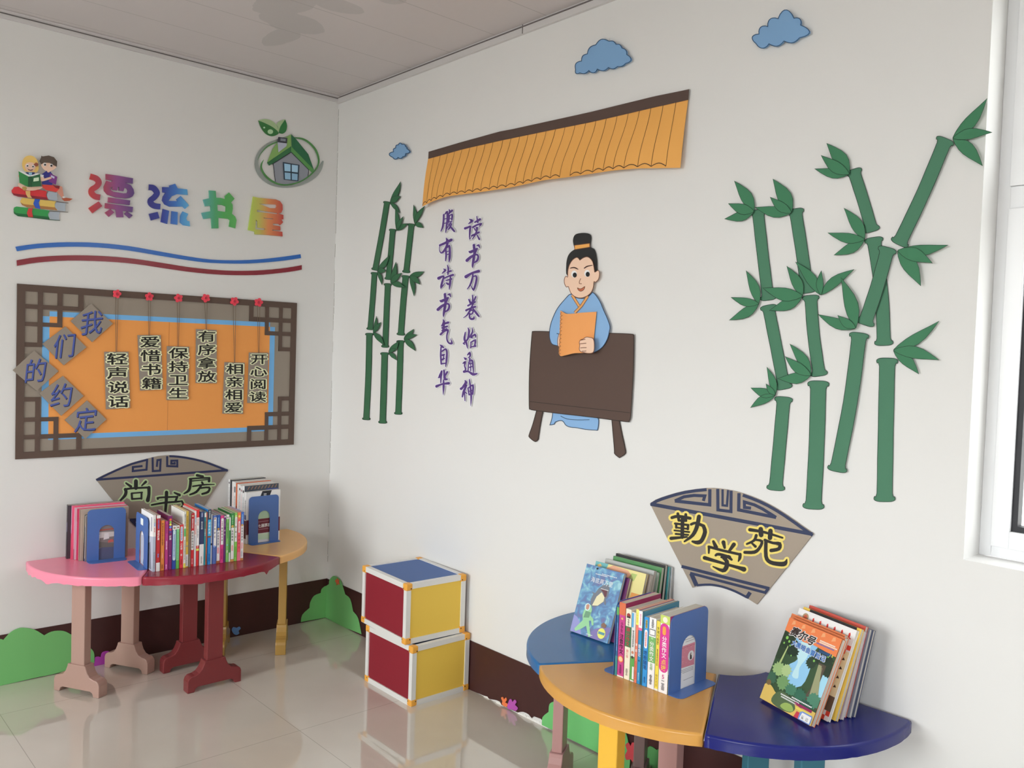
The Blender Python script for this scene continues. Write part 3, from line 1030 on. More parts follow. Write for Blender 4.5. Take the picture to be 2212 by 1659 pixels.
FILL = {'勤': [(440, 480), (600, 480), (700, 560), (775, 600), (760, 740), (690, 790), (560, 760), (440, 720)],
        '学': [(840, 840), (1010, 800), (1140, 840), (1215, 940), (1180, 1060), (1040, 1130), (900, 1080), (860, 980)],
        '苑': [(1400, 700), (1560, 720), (1690, 800), (1670, 880), (1600, 900), (1530, 960), (1400, 860)],
        '尚': [(500, 630), (880, 600), (860, 780), (600, 790), (500, 740)], '房': [(1510, 470), (1800, 470), (1790, 680), (1600, 700), (1500, 640)]}
fF = Fr(200, 970, 7.135, 'L')
arcL = crv([(50, 465), (150, 412), (350, 318), (600, 215), (840, 150), (1000, 112), (1130, 98), (1250, 97), (1450, 120), (1700, 175), (1900, 245), (2090, 322)], 2, False)
fan('grey cardboard fan lettered 尚书房 on the left wall behind the books', fF,
    arcL + [(1790, 770), (1560, 1130), (1480, 1245), (1300, 1180), (1100, 1160), (900, 1190), (740, 1258), (570, 1080), (270, 740)],
    [([(x + 6, y + 15) for x, y in arcL if x <= 842], 27), ([(x - 4, y + 15) for x, y in arcL if x >= 1140], 28), ([(70, 472), (2080, 326)], 30),
     ([(842, 150), (830, 318), (620, 340), (622, 278), (770, 262)], 28), ([(925, 128), (928, 340), (1040, 334), (1048, 165), (1000, 172), (990, 275)], 28),
     ([(1150, 110), (1150, 262), (1305, 268), (1305, 178), (1215, 180), (1213, 225), (1265, 225), (1265, 200)], 28),
     ([(575, 1088), (1600, 1030)], 26), ([(590, 1085), (745, 1252)], 42), ([(640, 1110), (765, 1104), (762, 1190)], 22), ([(1530, 1050), (1440, 1225)], 36)],
    [('尚', [[(515, 525, 22), (590, 578, 34)], swd([(668, 495), (668, 600)], 50), [(820, 505, 34), (758, 565, 18)], swd([(495, 622), (620, 604), (875, 592)], 26),
            [(505, 622, 40), (515, 660, 40), (495, 720, 38), (420, 800, 22)], [(868, 595, 44), (868, 700, 40), (850, 790, 50)],
            swd([(600, 682), (765, 668)], 20), swd([(602, 685), (608, 770)], 26), swd([(755, 672), (752, 765)], 26), swd([(608, 770), (752, 760)], 22)]),
     ('书', [[(1140, 668, 44), (1135, 800, 40), (1120, 985, 30)], [(1005, 770, 26), (1030, 748, 24), (1310, 735, 22)], [(1305, 735, 28), (1280, 800, 30)],
            [(910, 862, 22), (1100, 828, 26), (1300, 812, 24), (1380, 800, 16)], [(1375, 805, 24), (1400, 860, 26), (1360, 900, 18)], [(1260, 672, 20), (1340, 708, 36)]]),
     ('房', [[(1610, 405, 34), (1700, 422, 28)], swd([(1495, 460), (1650, 448), (1800, 445)], 22), [(1800, 445, 26), (1795, 495, 34)], swd([(1530, 492), (1780, 470)], 14),
            [(1512, 465, 34), (1505, 560, 36), (1480, 640, 34), (1410, 686, 18)], [(1685, 510, 24), (1702, 545, 30)], [(1545, 575, 20), (1700, 552, 22), (1875, 545, 12)],
            [(1670, 570, 26), (1600, 660, 30), (1500, 702, 22)], [(1640, 605, 22), (1795, 592, 24), (1780, 660, 30), (1690, 692, 26)]])],
    kraft, L(34, 38, 66), L(150, 166, 118), L(28, 28, 26), 46)

fG = Fr(1380, 1030, 5.53, 'R')
kraftR = R(156, 141, 124, bump=0.15, scale=400)
arcR = crv([(133, 320), (200, 272), (350, 218), (550, 165), (800, 134), (960, 140), (1150, 172), (1350, 235), (1550, 325), (1750, 445), (1950, 585), (2085, 680)], 2, False)
fan('grey cardboard fan lettered 勤学苑 in black and yellow on the right wall', fG,
    arcR + [(1900, 915), (1410, 1525), (1300, 1455), (1150, 1380), (1000, 1325), (850, 1300), (700, 1307), (640, 1325), (400, 860)],
    [([(x + 10, y + 19) for x, y in arcR if x <= 860], 32), ([(x - 8, y + 20) for x, y in arcR if x >= 1190], 32), ([(140, 325), (2075, 685)], 38), ([(848, 148), (846, 335), (430, 288)], 34),
     ([(430, 288), (540, 238), (660, 222), (788, 228), (770, 288)], 32), ([(942, 145), (944, 395), (1100, 415), (1102, 165)], 32), ([(1000, 150), (1000, 340), (1052, 346), (1066, 158)], 24),
     ([(1196, 195), (1192, 395), (1640, 485)], 34), ([(1640, 485), (1560, 435), (1480, 385), (1380, 335), (1260, 300), (1262, 365), (1340, 375)], 32),
     ([(510, 1070), (1560, 1335)], 32), ([(612, 1150), (1505, 1382)], 28), ([(1545, 1335), (1500, 1395)], 30), ([(625, 1155), (690, 1300)], 44),
     (crv([(690, 1296), (850, 1288), (1000, 1314), (1150, 1368), (1295, 1442)], 3, False), 24), ([(1330, 1380), (1285, 1448)], 40)],
    [('勤', [swd([(395, 488), (470, 472), (612, 495)], 30), swd([(465, 440), (478, 520)], 28), swd([(560, 450), (560, 520)], 28), swd([(480, 522), (565, 526)], 22), swd([(432, 558), (592, 576)], 22),
            swd([(446, 560), (446, 606)], 24), swd([(588, 576), (585, 625)], 24), swd([(446, 606), (588, 622)], 18), swd([(425, 640), (602, 660)], 18), swd([(440, 682), (588, 694)], 20), [(385, 735, 34), (575, 718, 18)],
            swd([(522, 500), (518, 720)], 36), [(625, 568, 26), (680, 552, 26), (775, 588, 32)], [(772, 590, 34), (790, 660, 40), (750, 760, 40), (700, 785, 40), (640, 772, 22)], [(718, 475, 40), (692, 600, 40), (640, 700, 34), (545, 772, 18)]]),
     ('学', [[(890, 772, 26), (922, 842, 40)], [(1010, 782, 40), (1025, 848, 24)], [(1135, 808, 40), (1082, 882, 26)], swd([(835, 835), (1000, 880), (1212, 928)], 26), [(838, 835, 26), (835, 912, 16)], [(1210, 925, 30), (1205, 970, 30), (1188, 1010, 12)],
            [(918, 938, 24), (955, 924, 28), (1085, 958, 28)], [(1070, 955, 36), (1108, 990, 22)], [(985, 960, 20), (1045, 975, 20)], [(1010, 975, 24), (1050, 1010, 40), (1045, 1080, 44), (1000, 1120, 36), (885, 1072, 12)], [(785, 968, 38), (1030, 1040, 26), (1190, 1085, 34), (1255, 1105, 48)]]),
     ('苑', [[(1325, 632, 34), (1500, 662, 26), (1715, 728, 20)], swd([(1456, 625), (1460, 695)], 46), swd([(1572, 645), (1566, 730)], 44), [(1402, 700, 30), (1375, 760, 26), (1290, 802, 20)], [(1385, 752, 20), (1470, 770, 26), (1440, 850, 30), (1380, 900, 34), (1265, 902, 30)],
            [(1350, 792, 18), (1392, 832, 28)], [(1505, 755, 28), (1600, 790, 26), (1680, 800, 34), (1672, 860, 34), (1580, 880, 36)], [(1518, 765, 34), (1518, 950, 36), (1570, 1020, 38), (1680, 1042, 44), (1745, 1035, 44), (1768, 985, 10)]])],
    kraftR, R(48, 56, 84), R(240, 206, 104), R(44, 40, 36), 50)

# ------------------------------------------------------------------ right wall: clouds
def cloud(F, cusps, bulge, label):
    pts = []
    N = len(cusps)
    for i in range(N):
        a, c = cusps[i], cusps[(i + 1) % N]
        k = bulge[i] if isinstance(bulge, (list, tuple)) else bulge
        dx, dy = c[0] - a[0], c[1] - a[1]
        nx_, ny_ = dy * k, -dx * k
        for j in range(7):
            s_ = j / 7
            h_ = math.sin(math.pi * s_) ** 0.75 if k > .3 else math.sin(math.pi * s_)
            pts.append((a[0] + dx * s_ + nx_ * h_, a[1] + dy * s_ + ny_ * h_))
    b = MB()
    blob(b, F, pts, R(118, 158, 196), 0.012, 0.006, R(44, 78, 112), 7 * F.sc / 3.95)
    tag(b.build('paper_cloud', weld=False), label, 'cloud decoration', 'blue paper clouds')


fC = Fr(1220, 0, 3.95, 'R')
# cusps run clockwise in the picture
cloud(fC, [(92, 595), (143, 520), (192, 460), (265, 382), (378, 352), (437, 378), (487, 410), (528, 465), (518, 542), (450, 568), (372, 577), (278, 590), (205, 602), (128, 622)],
      [.3, .25, .2, .28, .22, .25, .25, .55, .15, .2, .22, .35, .2, .5], 'middle blue paper cloud above the yellow paper roof')
cloud(fC, [(1632, 372), (1657, 290), (1732, 226), (1820, 160), (1955, 156), (2012, 214), (2003, 322), (1870, 350), (1742, 374)],
      [.55, .35, .35, .55, .4, .75, .22, .25, .35], 'largest blue paper cloud, high on the right wall towards the window')
fR = Fr(760, 180, 2.91, 'R')
cloud(fR, [(258, 466), (262, 430), (276, 406), (293, 386), (315, 384), (338, 398), (345, 410), (338, 442), (320, 462), (290, 466)],
      [.7, .3, .3, .45, .3, .3, .7, .25, .3, .35], 'smallest blue paper cloud at the left end of the paper roof')

# ------------------------------------------------------------------ right wall: yellow paper roof
brT = [(482, 430), (700, 366), (940, 300), (1000, 290), (1250, 235), (1500, 180), (1700, 131), (1900, 82), (2120, 37)]
brB = [(480, 473), (700, 412), (940, 357), (1000, 345), (1250, 293), (1500, 243), (1700, 197), (1900, 150), (2115, 102)]
yB = [(443, 775), (500, 745), (600, 711), (800, 685), (1000, 655), (1200, 610), (1400, 585), (1640, 548), (1800, 535), (2065, 531)]


def at_x(poly, s):
    x = poly[0][0] + (poly[-1][0] - poly[0][0]) * s
    for i in range(len(poly) - 1):
        a, c = poly[i], poly[i + 1]
        if a[0] <= x <= c[0] or i == len(poly) - 2:
            return (x, a[1] + (c[1] - a[1]) * (x - a[0]) / (c[0] - a[0]))


def roof_pt(s, t_, extra=0.0):
    a, c = at_x(brB, s), at_x(yB, s)
    bow = 10 * math.sin(math.pi * t_) * (1 - s * .4)
    off = 0.006 + 0.034 * t_ ** 1.3 * (0.55 + 0.45 * math.sin(3.0 * s + .5)) + 0.010 * math.sin(math.pi * t_) * math.sin(9 * s)
    return fR(a[0] + (c[0] - a[0]) * t_ - bow * .5, a[1] + (c[1] - a[1]) * t_, max(0.004, off) + extra)


rt = thing('paper_roof', 'long yellow paper roof with a dark brown ridge curling off the right wall', 'wall decoration', roof_pt(.5, 1))
b = MB()
yl = R(226, 160, 72)
b.grid([[roof_pt(i / 48, j / 12) for i in range(49)] for j in range(13)], yl)
b.grid([[roof_pt(i / 48, j / 12, -.0015) for i in range(49)] for j in range(13)], yl)
ro = b.build('tile_sheet', rt, smooth=True)
tops = [515, 557, 602, 647, 692, 742, 788, 838, 888, 950, 1000, 1055, 1108, 1163, 1222, 1280, 1340, 1403, 1470, 1535, 1600, 1668, 1738, 1808, 1880, 1957, 2037]
bots = [470, 497, 530, 570, 615, 660, 710, 757, 808, 862, 912, 967, 1023, 1075, 1128, 1185, 1245, 1305, 1370, 1437, 1512, 1578, 1640, 1708, 1795, 1880, 1973]
b = MB()
pen = R(78, 52, 30)
rs = []


def roof_line(pts, w):
    """pen line on the sheet: pts in (s, t)"""
    P = [roof_pt(s, t_, 0.0009) for s, t_ in pts]
    for i in range(len(P) - 1):
        d = (P[i + 1] - P[i]).normalized()
        n_ = V((0, -1, 0)).cross(d) * (w / 2)
        b.face([P[i] - n_, P[i + 1] - n_, P[i + 1] + n_, P[i] + n_], pen)


for k, (xt, xb) in enumerate(zip(tops, bots)):
    st = (xt - 480) / (2115 - 480)
    sb = (xb - 443) / (2065 - 443)
    rs.append(sb)
    roof_line([(st + (sb - st) * (0.5 - 0.5 * math.cos(math.pi * i / 10)), i / 10 * (0.97)) for i in range(11)], 0.0016)
prev = 0.0
for k, sb in enumerate(rs):
    if k != 18:
        roof_line([(prev + (sb - prev) * i / 6, 0.97 - 0.05 * math.sin(math.pi * i / 6)) for i in range(7)], 0.0028)
    prev = sb
tag(b.build('pen_lines', ro, weld=False), 'dark pen lines of the tiles')
b = MB()
top_, bot_ = [at_x(brT, i / 40) for i in range(41)], [at_x(brB, i / 40) for i in range(41)]
b.grid([[fR(x, y, .0005) for x, y in top_], [fR(x, y, .0075) for x, y in top_], [fR(x, y + 2, .0078) for x, y in bot_], [fR(x, y + 2, .002) for x, y in bot_]], R(82, 62, 54))
tag(b.build('ridge', rt), 'dark brown ridge strip')

# ------------------------------------------------------------------ right wall: bamboo
gA, gB = R(48, 98, 64, bump=0.1), R(66, 117, 88, bump=0.1)
gC, gD = R(46, 98, 63), R(54, 117, 80)
edge = R(22, 40, 30)


def bamboo_seg(F, p, w, k0=1.34, k1=1.34):
    """outline of one bamboo segment along a bent centre line with knobbed ends"""
    c = crv(p, 8, False) if len(p) > 2 else [(p[0][0] + (p[1][0] - p[0][0]) * i / 12, p[0][1] + (p[1][1] - p[0][1]) * i / 12) for i in range(13)]
    Ln = [0]
    for i in range(1, len(c)):
        Ln.append(Ln[-1] + math.hypot(c[i][0] - c[i - 1][0], c[i][1] - c[i - 1][1]))
    T = Ln[-1]

    def cat(d):
        for i in range(1, len(c)):
            if d <= Ln[i] or i == len(c) - 1:
                f = (d - Ln[i - 1]) / (Ln[i] - Ln[i - 1])
                a, e = c[i - 1], c[i]
                tx, ty = (e[0] - a[0]), (e[1] - a[1])
                l = math.hypot(tx, ty)
                return (a[0] + tx * f, a[1] + ty * f, tx / l, ty / l)
    prof = [(0, .40 * k0), (.06, .76 * k0), (.2, .98 * k0), (.38, 1.0 * k0), (.54, .94 * k0), (.85, .98)]
    st = [(d * w * .62, h) for d, h in prof] + [(T * .3, .98), (T * .5, .96), (T * .7, .98)] + [(T - d * w * .62, h * k1 / k0 if d < .8 else h) for d, h in reversed(prof)]
    l_, r_ = [], []
    for d, h in st:
        x, y, tx, ty = cat(max(0, min(T, d)))
        l_.append((x - ty * h * w / 2, y + tx * h * w / 2))
        r_.append((x + ty * h * w / 2, y - tx * h * w / 2))
    return crv(l_ + r_[::-1], 2)


def leaf_pts(base, tip, w, bend=0.06):
    dx, dy = tip[0] - base[0], tip[1] - base[1]
    l = math.hypot(dx, dy)
    nx_, ny_ = -dy / l, dx / l
    pr = [(0, .12), (.12, .55), (.3, .93), (.45, 1), (.62, .82), (.8, .45), (.92, .18), (1, 0)]
    a = [(base[0] + dx * t_ + nx_ * (h * w / 2 + bend * l * math.sin(math.pi * t_)), base[1] + dy * t_ + ny_ * (h * w / 2 + bend * l * math.sin(math.pi * t_))) for t_, h in pr]
    c = [(base[0] + dx * t_ - nx_ * (h * w / 2 - bend * l * math.sin(math.pi * t_)), base[1] + dy * t_ - ny_ * (h * w / 2 - bend * l * math.sin(math.pi * t_))) for t_, h in pr[:-1]]
    return a + c[::-1]


def stalk(label, segs, leaves, cs, cl, lw, z0=0.0016):
    """segs: (F, centre line, width); leaves: (F, base, tip, width)"""
    F0, p0, _ = segs[-1]
    t = thing('bamboo_stalk', label, 'bamboo decoration', F0(*p0[-1]), 0, 'green paper bamboo')
    for k, (F, p, w) in enumerate(segs):
        b = MB()
        o = z0 + 0.0004 * (len(segs) - k)
        blob(b, F, bamboo_seg(F, p, w), cs, o, .0009, edge, lw * F.sc / 3)
        b.build('segment', t, weld=False)
    for k, (F, base, tip, w) in enumerate(leaves):
        b = MB()
        o = z0 + 0.0036 + (0.0022, 0.0040, 0.0028)[k % 3] + 0.0005 * (k // 3 % 2)
        sgn = -1 if (k % 3) else 1
        blob(b, F, leaf_pts(base, tip, w, 0.05 * sgn), cl, o, 0.001, edge, lw * .7 * F.sc / 3)
        b.build('leaf', t, weld=False)
    return t


f4 = Fr(760, 380, 2.963, 'R')


def lv(F, base, *tips):
    return [(F, base, (x, y), w) for x, y, w in tips]


stalk('leftmost bamboo of the small group by the corner, its top leaf reaching highest',
      [(f4, [(226, 164), (190, 380), (148, 604)], 35), (f4, [(145, 617), (133, 790), (117, 985)], 34), (f4, [(112, 1006), (106, 1270), (92, 1562)], 38)],
      lv(f4, (246, 170), (312, 36, 34), (312, 130, 40), (308, 240, 26)) + lv(f4, (165, 608), (240, 508, 34), (218, 607, 36), (193, 698, 24)) + lv(f4, (138, 1003), (157, 897, 22), (187, 937, 30), (207, 1085, 34)), gA, gC, 2.6)
stalk('middle bamboo of the small group by the corner, shortest at its top',
      [(f4, [(262, 340), (250, 480), (232, 664)], 34), (f4, [(230, 688), (221, 890), (213, 1098)], 36), (f4, [(210, 1130), (204, 1350), (197, 1584)], 40)],
      lv(f4, (288, 348), (278, 200, 28), (330, 260, 26), (358, 305, 32)) + lv(f4, (250, 683), (282, 550, 34), (320, 622, 36), (340, 715, 36)) + lv(f4, (237, 1130), (300, 1058, 38), (280, 1105, 24), (288, 1180, 26)), gA, gC, 2.6, 0.0022)
stalk('right bamboo of the small group, its top leaf tucked under the paper roof corner',
      [(f4, [(382, 306), (365, 460), (347, 620)], 36), (f4, [(345, 637), (327, 830), (313, 1020)], 38), (f4, [(312, 1053), (306, 1280), (297, 1527)], 38)],
      lv(f4, (403, 302), (395, 185, 26), (468, 192, 30), (458, 332, 32)) + lv(f4, (372, 640), (463, 612, 36), (437, 695, 36), (398, 770, 28)) + lv(f4, (335, 1042), (397, 980, 30), (418, 1017, 30), (407, 1120, 36)), gA, gC, 2.6)
f5 = Fr(1540, 180, 3.0726, 'R')
f6 = Fr(1540, 560, 2.9625, 'R')
stalk('leftmost bamboo of the big group, leaning slightly with three segments',
      [(f5, [(297, 838), (330, 1130), (368, 1440)], 78), (f6, [(352, 293), (405, 560), (458, 832)], 78), (f6, [(454, 880), (430, 1150), (400, 1480)], 86)],
      lv(f5, (270, 850), (142, 648, 80), (103, 798, 70), (77, 900, 66)) + lv(f5, (303, 1462), (220, 1243, 66), (120, 1420, 56), (108, 1572, 66)) + lv(f6, (398, 868), (345, 690, 48), (340, 797, 36), (243, 823, 60), (240, 950, 56)), gB, gD, 3.3)
stalk('second bamboo from the left in the big group, with the thickest lowest segment',
      [(f5, [(545, 832), (588, 1100), (628, 1392)], 84), (f6, [(625, 230), (645, 490), (682, 748)], 80), (f6, [(675, 778), (664, 1180), (642, 1600)], 102)],
      lv(f5, (518, 858), (398, 635, 96), (380, 755, 64), (278, 822, 74)) + lv(f5, (592, 1412), (490, 1213, 70), (330, 1358, 88), (375, 1507, 78)) + lv(f5, (715, 1402), (548, 1185, 72), (720, 1243, 48), (938, 1235, 66)) + lv(f6, (625, 742), (492, 542, 70), (462, 622, 66), (415, 763, 72)), gB, gD, 3.3)
stalk('third bamboo of the big group, bent left at its top',
      [(f5, [(930, 570), (995, 770), (1058, 985)], 82), (f5, [(1065, 1022), (1118, 1380), (1135, 1740)], 92), (f6, [(1116, 632), (1106, 1100), (1098, 1552)], 102)],
      lv(f5, (902, 602), (755, 398, 98), (718, 478, 78), (675, 567, 66)) + lv(f5, (1005, 1035), (870, 828, 80), (762, 992, 68), (803, 1140, 70)) + lv(f6, (1158, 582), (1448, 395, 70), (1448, 645, 78), (1318, 735, 72)), gB, gD, 3.3)
stalk('tallest bamboo of the big group, slanting up to the window edge',
      [(f5, [(1548, 365), (1395, 730), (1232, 1072)], 92), (f5, [(1162, 1088), (1090, 1350), (1005, 1604)], 92), (f6, [(938, 470), (882, 900), (792, 1360)], 94)],
      lv(f5, (1595, 364), (1820, 100, 78), (1853, 325, 70), (1790, 548, 90)) + lv(f5, (1230, 1110), (1562, 1073, 74), (1457, 1193, 90), (1380, 1345, 100)) + lv(f5, (945, 1625), (850, 1290, 92), (828, 1540, 58), (697, 1533, 70)), gB, gD, 3.3, 0.0060)

# ------------------------------------------------------------------ right wall: paper scholar at his desk
fP = Fr(1120, 480, 3.1286, 'R')
skin = R(236, 192, 164)
skl = R(120, 72, 48)
hair = R(34, 34, 34)
robe = R(128, 168, 208)
rol = R(40, 62, 88)
dk = R(84, 64, 55)
dkl = R(44, 34, 30)
sc = thing('paper_scholar', 'paper cut-out scholar in a blue robe reading an orange book', 'wall decoration', fP(330, 1405))


def cut(root, name, pts, mat, off, th, lm, lw=4.5, parent=None, extra=None, sm=3):
    b = MB()
    p = crv(pts, sm) if sm else pts
    blob(b, fP, p, mat, off, th, lm, lw)
    if extra:
        extra(b, off + 0.0004)
    return b.build(name, parent or root, weld=False)


def fold(b, o):
    line(b, fP, crv([(285, 1310), (330, 1330), (400, 1336), (480, 1335)], 3, False), 4, rol, o)


cut(sc, 'robe_hem', [(232, 1280), (232, 1280), (530, 1315), (530, 1315), (542, 1340), (535, 1400), (520, 1405), (450, 1400), (400, 1390), (350, 1385), (320, 1372), (305, 1350), (285, 1340), (250, 1350), (240, 1365), (212, 1370), (212, 1370), (225, 1330)], robe, 0.003, 0.002, rol, extra=fold)
hr = cut(sc, 'hair', [(332, 365), (322, 300), (330, 240), (350, 205), (380, 183), (380, 183), (368, 130), (375, 95), (395, 78), (440, 72), (475, 78), (487, 100), (482, 150), (484, 168), (510, 185), (524, 240), (527, 300), (518, 350), (420, 380)], hair, 0.009, 0.004, None)
b = MB()
blob(b, fP, [(378, 156), (481, 143), (482, 168), (380, 185)], R(226, 160, 72), 0.0105, 0.001, skl, 4)
tag(b.build('hair_band', hr, weld=False), 'yellow band')


def robe_x(b, o):
    b.tess([[fP(x, y, o) for x, y in ((385, 512), (420, 516), (456, 510), (413, 560))]], R(140, 178, 212))
    for pts in ([(362, 492), (410, 568)], [(468, 500), (425, 565), (380, 612)]):
        line(b, fP, pts, 20, skl, o + .0002)
        line(b, fP, pts, 13, R(222, 156, 86), o + .0004)
    line(b, fP, [(258, 752), (275, 755)], 5, rol, o)


cut(sc, 'robe', [(352, 485), (310, 525), (265, 580), (235, 640), (215, 700), (209, 760), (215, 800), (230, 825), (270, 836), (330, 850), (430, 880), (500, 880), (530, 872), (570, 840), (600, 790), (613, 740), (618, 705), (600, 650), (575, 595), (550, 535), (520, 490), (500, 474), (500, 474), (460, 512), (420, 515), (385, 508)], robe, 0.0105, 0.0015, rol, extra=robe_x)


def face_x(b, o):
    for cx, cy in ((378, 355), (466, 350)):
        b.tess([[fP(x, y, o) for x, y in ell(cx - 2, cy - 4, 19, 24)]], R(236, 230, 224))
        b.tess([[fP(x, y, o + .0003) for x, y in ell(cx + 2, cy + 2, 14, 17)]], hair)
    line(b, fP, crv([(347, 312), (375, 306), (404, 319)], 4, False), [3, 5, 7, 7, 8, 8, 8, 6, 4], R(70, 40, 32), o)
    line(b, fP, crv([(442, 313), (465, 298), (501, 291)], 4, False), [4, 6, 8, 8, 8, 7, 6, 5, 3], R(70, 40, 32), o)
    line(b, fP, crv([(421, 380), (412, 400), (412, 414), (428, 416)], 4, False), 4, skl, o)
    b.tess([[fP(x, y, o) for x, y in crv([(398, 443), (420, 451), (448, 434), (448, 434), (440, 456), (421, 466), (404, 458)], 3)]], R(196, 104, 70))
    line(b, fP, crv([(398, 443), (420, 451), (448, 434)], 4, False), 4, skl, o + .0002)
    line(b, fP, crv([(398, 443), (404, 458), (421, 467), (440, 456), (448, 434)], 3, False), 3.5, skl, o + .0002)


cut(sc, 'face', [(344, 290), (365, 256), (395, 238), (415, 257), (415, 257), (440, 240), (470, 235), (500, 265), (512, 320), (516, 338), (540, 325), (547, 350), (540, 385), (520, 405), (510, 402), (505, 440), (490, 475), (460, 500), (420, 512), (380, 502), (352, 475), (337, 435), (324, 438), (311, 415), (310, 385), (320, 365), (332, 370), (334, 330)], skin, 0.0125, 0.0015, skl, 4, extra=face_x)
b = MB()
bk_t = crv([(283, 597), (300, 606), (322, 618), (350, 619), (430, 611), (528, 605)], 4, False)
bk_b = crv([(272, 885), (285, 905), (320, 899), (375, 886), (420, 884), (500, 878)], 4, False)


def bkp(s, t_, ex=0.0):
    i = s * (len(bk_t) - 1)
    k = min(int(i), len(bk_t) - 2)
    f_ = i - k
    a = [bk_t[k][q] + (bk_t[k + 1][q] - bk_t[k][q]) * f_ for q in (0, 1)]
    c = [bk_b[k][q] + (bk_b[k + 1][q] - bk_b[k][q]) * f_ for q in (0, 1)]
    off = 0.015 + 0.016 * math.sin(math.pi * s) * (.6 + .4 * t_)
    return fP(a[0] + (c[0] - a[0]) * t_, a[1] + (c[1] - a[1]) * t_, off + ex)


orb = R(248, 152, 80)
b.grid([[bkp(i / 20, j / 8) for i in range(21)] for j in range(9)], orb)
b.grid([[bkp(i / 20, j / 8, -.0012) for i in range(21)] for j in range(9)], orb)
for k in range(11):
    t0 = 0.04 + k * 0.087
    P = [bkp(.12 + .075 * math.cos(a * math.pi / 8 + .5), t0 + .026 + .030 * math.sin(a * math.pi / 8 + .5), .0008) for a in range(12)]
    for i in range(11):
        d = (P[i + 1] - P[i]).normalized()
        n_ = V((0, -1, 0)).cross(d) * 0.0009
        b.face([P[i] - n_, P[i + 1] - n_, P[i + 1] + n_, P[i] + n_], R(120, 70, 34))
tag(b.build('book', sc, smooth=False), 'orange ring-bound book')


def hand_x(b, o):
    for pts in ([(415, 798), (430, 796), (452, 790)], [(415, 822), (435, 820), (458, 818)], [(418, 850), (440, 848), (460, 848)], [(428, 872), (445, 872), (458, 870)]):
        line(b, fP, crv(pts, 3, False), 4.5, skl, o)


cut(sc, 'hand', [(412, 845), (414, 830), (411, 815), (418, 797), (438, 788), (455, 777), (478, 778), (506, 790), (512, 840), (504, 880), (470, 886), (440, 880), (420, 874), (411, 860)], skin, 0.034, 0.001, skl, 4, extra=hand_x)
cut(sc, 'hand', [(274, 755), (280, 770), (278, 830), (268, 838), (264, 800)], skin, 0.0125, 0.001, skl, 3.5)
ds = thing('paper_desk', 'dark brown paper desk cut-out below the paper scholar', 'wall decoration', fP(400, 1590))


def desk_x(b, o):
    line(b, fP, [(76, 1212), (754, 1288)], 3.5, dkl, o)


def rnd(c, r=26):
    out = []
    for i in range(4):
        p, a, q = c[i], c[i - 1], c[(i + 1) % 4]
        for e in (a, q):
            l = math.hypot(e[0] - p[0], e[1] - p[1])
            out.append((p[0] + (e[0] - p[0]) * r / l, p[1] + (e[1] - p[1]) * r / l))
    return out


cut(ds, 'top', [(90, 768), (96, 745), (112, 737), (300, 742), (550, 748), (755, 755), (775, 765), (780, 785), (776, 1000), (762, 1250), (757, 1320), (748, 1342), (725, 1348), (500, 1318), (250, 1290), (100, 1270), (80, 1262), (72, 1240), (74, 1000)], dk, 0.0075, 0.002, dkl, extra=desk_x)
cut(ds, 'leg', [(125, 1262), (125, 1262), (167, 1268), (167, 1268), (150, 1350), (135, 1445), (132, 1468), (132, 1468), (112, 1483), (75, 1455), (72, 1435), (95, 1370)], dk, 0.005, 0.004, dkl)
cut(ds, 'leg', [(630, 1330), (630, 1330), (680, 1338), (680, 1338), (700, 1440), (722, 1545), (715, 1570), (682, 1592), (682, 1592), (650, 1565), (647, 1530)], dk, 0.005, 0.004, dkl)

